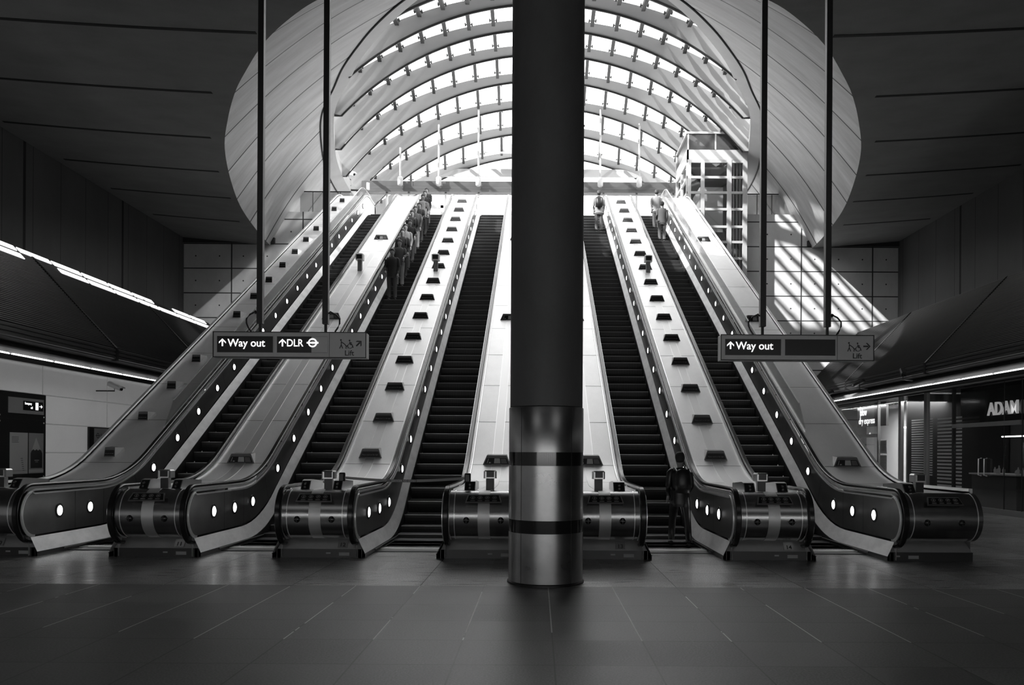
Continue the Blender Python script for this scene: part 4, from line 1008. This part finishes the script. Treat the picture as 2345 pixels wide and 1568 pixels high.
link('frame', mb, 'white_frame', t)
mb = MB(); mb.box(x0+.03, x1-.03, yf+.02, yf+.03, 4, 14.9); mb.box(x0+.02, x0+.03, yf+.03, yb, 4, 14.9); link('glazing', mb, 'glass', t)
mb = MB(); mb.box(x0+.03, x1-.03, yf+.02, yf+.03, 15.44, zt-.05); mb.box(x0+.02, x0+.03, yf+.03, yb, 15.44, zt-.05); link('top_glazing', mb, 'lift_dark', t)
mb = MB(); mb.box(x0+.1, x1-.05, yb-.1, yb, 4, zt-.1); mb.box(x1-.08, x1-.03, yf+.1, yb, 4, zt-.1); link('shaft_lining', mb, 'dark_steel', t)
mb = MB(); mb.box(x0+.75, x1-.9, yf+.9, yb-.3, 11.9, 14.0); link('lift_car', mb, 'rib_face', t)
for i in range(4): mb = MB(); mb.box(x1-.72+.15*i, x1-.67+.15*i, yf+.3, yf+.36, 4, 15.0); link('guide_rail', mb, 'frame_metal', t)
mb = MB(); mb.box(x0+.3, x1-.3, yf+.8, yb-.4, 15.5, 15.9); link('winding_gear', mb, 'black', t)

# ------------------------------------------------------------------ top landing: beam, screen, railings, hanging lamps
t = thing('entrance_screen', (0, 44, TOP), 'glazed entrance screen under a long grey beam at the top landing', 'entrance screen')
mb = MB(); mb.box(-9.75, 9.75, 43.9, 44.25, 15.95, 16.22); mb.box(-9.75, 9.75, 43.85, 44.3, 15.78, 15.93); mb.box(-9.75, 9.75, 43.8, 44.35, 15.62, 15.76)
for x in (-7.0, -3.4, 3.4, 7.0): mb.box(x-.03, x+.03, 43.88, 43.92, 15.78, 16.2)
link('beam', mb, ['beam_metal'], t)
for x in (-9.6, -8.4, -7.2, -5.2, -3.4, 0, 3.4, 5.2, 7.2, 9.0):
    mb = MB(); mb.box(x-.05, x+.05, 43.98, 44.12, TOP, 15.62); link('mullion', mb, 'frame_metal', t)
mb = MB(); mb.box(-9.6, 9.6, 44.03, 44.05, TOP, 15.6); link('pane', mb, 'glass', t)
mb = MB()
for q in ((-7.05, -6.9, TOP, 14.9), (-5.45, -5.3, TOP, 14.9), (-7.05, -5.3, 14.75, 14.9)): mb.box(q[0], q[1], 43.85, 43.97, q[2], q[3])
link('door_frame', mb, 'white_frame', t)
mb = MB(); mb.box(-10.5, -9.75, 43.9, 44.2, TOP, 15.4); mb.box(9.75, 11.2, 43.9, 44.2, TOP, 15.4); struct('wall_landing', mb, 'rib_face')
for i, (u, lab) in enumerate(((913, 'first slim hanging lamp from the left above the top landing'), (1001, 'second slim hanging lamp from the left, over the crowd'), (1092, 'slim hanging lamp just left of the column'), (1371, 'slim hanging lamp just right of the column'), (1460, 'rightmost slim hanging lamp, near the lift tower'))):
    x = (u-1231)*43.6/1850-.11; R, zcn = LL[6]; ztop = zcn+math.sqrt(max(0, R*R-x*x))
    t = thing('hanging_lamp', (x, 43.6, 15.9), lab, 'hanging lamp', 'slim hanging lamps over the top landing')
    mb = MB(); mb.tube([(x, 43.6, 16.3), (x, 43.6, ztop+.1)], .055, 10); link('rod', mb, 'paper_grey', t, smooth=50)
    mb = MB(); mb.lathe([(.09, 0), (.15, .06), (.15, .45), (.10, .5)], 16, (x, 43.6, 15.85)); link('lamp_head', mb, 'white_frame', t, smooth=50)
t = thing('overhead_panel', (0, 50, 20.1), 'long white box hung high under the far end of the canopy', 'panel'); mb = MB(); mb.cbox(-3.6, 3.3, 50, 50.3, 20.1, 20.6, .03); link('panel', mb, 'white_frame', t)
for x in (-2.8, 2.6): mb = MB(); mb.tube([(x, 50.15, 20.55), (x, 50.15, 21.0)], .03, 6); link('rod', mb, 'white_frame', t)
t = thing('overhead_panel', (0, 52, 19.1), 'long grey fascia hung low across the far end of the canopy', 'panel'); mb = MB(); mb.cbox(-7.7, 7.5, 51.0, 51.2, 18.9, 19.4, .03); link('panel', mb, 'paper_grey', t)
for x in (-6, 0, 6): mb = MB(); mb.tube([(x, 51.1, 19.4), (x, 51.1, 20.6-abs(x)*.12)], .03, 6); link('rod', mb, 'paper_grey', t)
for sgn, lab in ((-1, 'thin steel railing on the concrete wall left of the top landing'), (1, 'thin steel railing on the concrete wall right of the lift tower')):
    t = thing('railing', (sgn*10.8, YB+.2, 12.77), lab, 'railing')
    xa, xb = (9.7, 11.5) if sgn > 0 else (9.0, 11.4)
    mb = MB(); mb.tube([(sgn*xa, YB+.2, 13.78), (sgn*xb, YB+.2, 13.78), (sgn*(xb+.9), YB+.2, 12.8)], .03, 8); link('top_rail', mb, 'dark_steel', t)
    mb = MB(); mb.box(*sorted((sgn*(xa+.05), sgn*xb)), YB+.19, YB+.21, 12.8, 13.74); link('glass_infill', mb, 'screen_glass', t)
    for x in (xa+.5, xb-.6): mb = MB(); mb.tube([(sgn*x, YB+.2, 12.77), (sgn*x, YB+.2, 13.78)], .02, 8); link('post', mb, 'dark_steel', t)

# ------------------------------------------------------------------ belt across the third escalator
t = thing('barrier_belt', (-2.2, 12.6, 1.05), 'narrow retractable belt reading DANGER NO ENTRY across the third escalator', 'belt barrier')
for x in (-3.16, -1.20):
    mb = MB(); mb.lathe([(.045, 0), (.05, .02), (.05, .12), (.04, .135)], 18, (x, 12.62, 1.06)); mb.box(x-.03, x+.03, 12.565, 12.6, 1.07, 1.17); link('belt_holder', mb, 'black', t, smooth=40)
n = 20; top = []; bot = []
for i in range(n+1):
    f = i/n; x = -3.12+1.88*f; s_ = .045*math.sin(pi*f); top.append((x, 12.60, 1.135-s_)); bot.append((x, 12.60, 1.095-s_))
mb = MB(); mb.grid([top, bot]); bl = link('belt', mb, 'paper_grey', t)
mb = MB(); mb.grid([[(x, y-.002, z+.001) for x, y, z in top[7:13]], [(x, y-.002, z-.001) for x, y, z in bot[7:13]]]); bd = link('belt_dark_part', mb, 'sign_black', bl)
text('words', 'DANGER NO ENTRY', .042, (-2.19, 12.594, 1.056), 'paper', bd, align='CENTER', extrude=.0005)

# ------------------------------------------------------------------ people
def skin_mesh(chains, sub=2):
    """chains: list of lists of (point, radius); first point of later chains may repeat an earlier one"""
    vs, es, rs = [], [], []; idx = {}
    def vi(p, r):
        k = tuple(round(c, 4) for c in p)
        if k not in idx: idx[k] = len(vs); vs.append(k); rs.append(r)
        return idx[k]
    for ch in chains:
        ids = [vi(p, r) for p, r in ch]; es += [(a, b) for a, b in zip(ids, ids[1:]) if a != b]
    me = bpy.data.meshes.new('m'); me.from_pydata(vs, es, []); o = bpy.data.objects.new('o', me); C.objects.link(o)
    sk = o.modifiers.new('s', 'SKIN'); sk.use_smooth_shade = True
    if not me.skin_vertices: return None
    for i, d in enumerate(me.skin_vertices[0].data):
        r = rs[i]; d.radius = (r, r) if not isinstance(r, tuple) else r; d.use_root = (i == 0)
    su = o.modifiers.new('u', 'SUBSURF'); su.levels = sub; su.render_levels = sub
    bpy.context.view_layer.update(); dg = bpy.context.evaluated_depsgraph_get()
    out = bpy.data.meshes.new_from_object(o.evaluated_get(dg)); bpy.data.objects.remove(o); bpy.data.meshes.remove(me); return out
def person_parts(step=.0, lean=.0, pack=False, arms=(.0, .0), hold=False, bare=False, h=1.72):
    """person facing -Y (towards the camera), feet at z 0; returns list of (name, mesh, material)"""
    k = h/1.75
    def P(x, y, z): return (x*k, (y+lean*max(0, z-.9))*k, z*k)
    pel = P(0, 0, .95); chest = P(0, 0, 1.28); neck = P(0, .0, 1.47); head = P(0, -.02, 1.60); crown = P(0, -.015, 1.69)
    out = []
    legs = []; feet = []
    for s in (-1, 1):
        fy = -step*s*.5
        hip = P(s*.09, 0, .90); kn = P(s*.10, -.03+fy*.6, .50); an = P(s*.10, fy, .10)
        legs.append([(pel, .14), (hip, .105), (kn, .066), (an, .05)]); feet.append([(P(s*.10, fy+.04, .05), .045), (P(s*.105, fy-.07, .04), .046), (P(s*.11, fy-.15, .033), .036)])
    armc = []; hands = []
    for s, a in zip((-1, 1), arms):
        sh = P(s*.18, 0, 1.40); el = P(s*.225, .02-a*.10, 1.13+a*.02); wr = P(s*.22+(-s*.02), -.06-a*.28, .90+a*.25)
        armc.append([(chest, .15), (sh, .065), (el, .045), (wr, .034)])
        hb = Vector(wr); hands.append((s, hb))
    body = [[(pel, .115), (chest, .12), (P(0, 0, 1.38), .085), (P(0, 0, 1.45), .052), (P(0, -.005, 1.50), .05), (P(0, -.015, 1.545), .062), (P(0, -.02, 1.60), .080), (P(0, -.012, 1.66), .084), (P(0, -.008, 1.715), .060)]]
    body += [[(a, r*.78) for a, r in c] for c in legs]+[[(a, r*.72) for a, r in c[:]] for c in armc]
    for s, hb in hands:
        w3 = tuple(hb); pm = tuple(hb+Vector((0, -.02, -.07))*k)
        body.append([(w3, .028), (pm, .034)])
        for f in range(4): body.append([(pm, .034), (tuple(hb+Vector(((f-1.5)*.018, -.03, -.12+abs(f-1.4)*.006))*k), .0095), (tuple(hb+Vector(((f-1.5)*.017, -.045, -.15+abs(f-1.4)*.008))*k), .008)])
        body.append([(pm, .034), (tuple(hb+Vector((-s*.02, -.05, -.06))*k), .011), (tuple(hb+Vector((-s*.022, -.065, -.09))*k), .009)])
    out.append(('body', skin_mesh(body, 2), 'skin'))
    def loft(m, rings, n=20):
        rows = [[(cx+rx*math.cos(2*pi*i/n), cy+ry*math.sin(2*pi*i/n), cz) for i in range(n+1)] for cx, cy, cz, rx, ry in rings]
        m.grid(rows); m.poly(rows[0][:-1]); m.poly(rows[-1][:-1])
    jk = MB(); q = lambda z, rx, ry, y=0: (0, (y+lean*max(0, z-.9))*k, z*k, rx*k, ry*k)
    loft(jk, [q(.80, .185, .135), q(.90, .180, .130), q(1.08, .162, .120), q(1.25, .188, .130), q(1.35, .205, .125), q(1.41, .185, .110), q(1.45, .125, .090), q(1.475, .075, .072)])
    for c in armc:
        p = [Vector(c[i][0]) for i in (1, 2, 3)]; sg = 1 if p[0].x > 0 else -1
        pts = [Vector((sg*.115*k, p[0].y, p[0].z+.025)), Vector((sg*.155*k, p[0].y, p[0].z+.012)), p[0]+Vector((sg*.012, 0, -.03)), p[0].lerp(p[1], .4), p[0].lerp(p[1], .75), p[1], p[1].lerp(p[2], .4), p[1].lerp(p[2], .95)]
        jk.tube(pts, [.035, .056, .066, .063, .058, .055, .050, .041], 12)
    out.append(('jacket', jk, 'cloth_dark'))
    tr = MB(); loft(tr, [q(.74, .150, .120), q(.80, .170, .125), q(.90, .168, .120), q(1.0, .155, .110)])
    for c in legs:
        h0, kn0, an0 = Vector(c[1][0]), Vector(c[2][0]), Vector(c[3][0]); tr.tube([h0, h0.lerp(kn0, .5), kn0, kn0.lerp(an0, .4), an0.lerp(kn0, .03)], [.100, .086, .068, .066, .058], 14)
    out.append(('trousers', tr, 'cloth_mid'))
    for f in feet: out.append(('shoe', skin_mesh([f], 1), 'black'))
    out.append(('hair', skin_mesh([[(P(0, .040, 1.56), .068), (P(0, .028, 1.61), .090), (P(0, .008, 1.675), .104), (P(0, -.012, 1.735), .088), (P(0, -.018, 1.765), .045)]], 2), 'hair'))
    if pack:
        bp_ = MB(); yo = lean*.3; loft(bp_, [(0, (.20+yo)*k, z*k, rx*k, ry*k) for z, rx, ry in ((1.0, .10, .06), (1.02, .145, .095), (1.18, .155, .105), (1.34, .15, .095), (1.42, .12, .07), (1.45, .06, .03))])
        for s in (-1, 1): bp_.tube([(s*.10, (.16+yo)*k, 1.40*k), (s*.11, (.02+yo)*k, 1.475*k), (s*.12, (-.10+yo)*k, 1.38*k), (s*.13, (-.12+yo)*k, 1.2*k), (s*.14, (.10+yo)*k, 1.05*k)], .018, 8)
        out.append(('backpack', bp_, 'black'))
    # a face: nose, eyes and mouth as small relief
    m = MB(); hx, hy, hz = head
    m.add([(hx-.012, hy-.075*k, hz-.01), (hx+.012, hy-.075*k, hz-.01), (hx, hy-.10*k, hz-.02), (hx, hy-.075*k, hz+.03)], [(0,1,2),(1,3,2),(0,2,3)])
    out.append(('nose', m, 'skin'))
    m = MB()
    for s in (-1, 1): m.lathe([(.007, 0), (.006, -.005)], 8, (hx+s*.032*k, hy-.072*k, hz+.02), 'y')
    m.box(hx-.022, hx+.022, hy-.078*k, hy-.070*k, hz-.045, hz-.038)
    out.append(('eyes_and_mouth', m, 'hair'))
    return out
def add_person(parts, x, y, z, rot, label, group=None, mats={}, sc=1.0):
    t = bpy.data.objects.new('person', None); C.objects.link(t); t.location = (x, y, W(z)); t.rotation_euler = (0, 0, rot); t.scale = (sc, sc, sc); t['label'] = label; t['category'] = 'person'
    if group: t['group'] = group
    for nm, me, m in parts:
        o = bpy.data.objects.new(nm, me); C.objects.link(o); o.parent = t
        o.material_slots[0].link = 'OBJECT'; o.material_slots[0].material = MATS[mats.get(nm, m)]
    return t
def realise(parts):
    out = []
    for nm, me, m in parts:
        if isinstance(me, MB):
            q = bpy.data.meshes.new(nm); q.from_pydata(me.v, [], me.f); q.update(); me = q
        me.name = nm; me.materials.clear(); me.materials.append(MATS[m])
        for p in me.polygons: p.use_smooth = True
        out.append((nm, me, m))
    return out
A1 = realise(person_parts(arms=(.3, .0), h=1.74)); A2 = realise(person_parts(arms=(.0, .6), h=1.66)); A3 = realise(person_parts(arms=(.1, .1), h=1.80, pack=True)); A4 = realise(person_parts(step=.5, arms=(.4, .2), h=1.76, pack=True, lean=-.06))
V = [A1, A2, A3]; random.seed(11)
cl_ = ['cloth_dark', 'cloth_mid', 'cloth_dark', 'cloth_light', 'cloth_dark']
OB = ['lowest', 'second', 'third', 'fourth', 'fifth', 'sixth', 'seventh', 'eighth', 'ninth', 'tenth', 'eleventh']
def on_step(xc, i): y = 13.67+.4*i; return y+.2, zat(P_ST, y)
for n_, i in enumerate([33, 36, 38, 40, 42, 44, 46, 48, 50, 52, 54]):
    y, z = on_step(-4.74, i); jm = cl_[n_ % 5]
    add_person(V[n_ % 3], -5.02+random.uniform(-.03, .05), y, z, random.uniform(-.25, .2), 'person riding down the second escalator in %s clothes, %s of the queue' % ({'cloth_dark': 'dark', 'cloth_mid': 'grey', 'cloth_light': 'pale'}[jm], OB[n_]), 'people queued down the second escalator', {'jacket': jm, 'trousers': cl_[(n_*2+1) % 5]})
for n_, (xc, dx, i, r, lab, jm) in enumerate([(4.74, .25, 53, pi, 'person near the top of the rightmost escalator, uppermost of two', 'cloth_light'), (4.74, .25, 49, pi, 'person near the top of the rightmost escalator, lower of two', 'cloth_mid'),
        (2.21, .25, 52, pi, 'person standing near the top of the escalator right of the column', 'cloth_light')]):
    y, z = on_step(xc, i); add_person(V[n_ % 3], xc+dx, y, z, r, lab, None, {'jacket': jm})
y, z = on_step(2.21, 1)
add_person(A4, 2.42, 14.3, z, pi+.1, 'person in black with a backpack stepping onto the escalator right of the column', None, {'trousers': 'black', 'jacket': 'black'}, .94)

# ------------------------------------------------------------------ glowing panels added on the unseen end wall, for front fill and metal highlights
mb = MB()
for i in range(10): mb.box(-15+3.0*i, -12.3+3.0*i, -15.98, -15.9, 1.1, 2.3)
struct('fill_panel_1', mb, 'front_fill')
area('hall_fill', (-8, -3, 9.8), (0, 0, 0), 6, 6, 40); area('hall_fill', (8, -3, 9.8), (0, 0, 0), 6, 6, 40)  # fill lights added under the unseen ceiling, to brighten the front of the hall

for o in bpy.data.objects:
    if 'wb' in o: del o['wb']
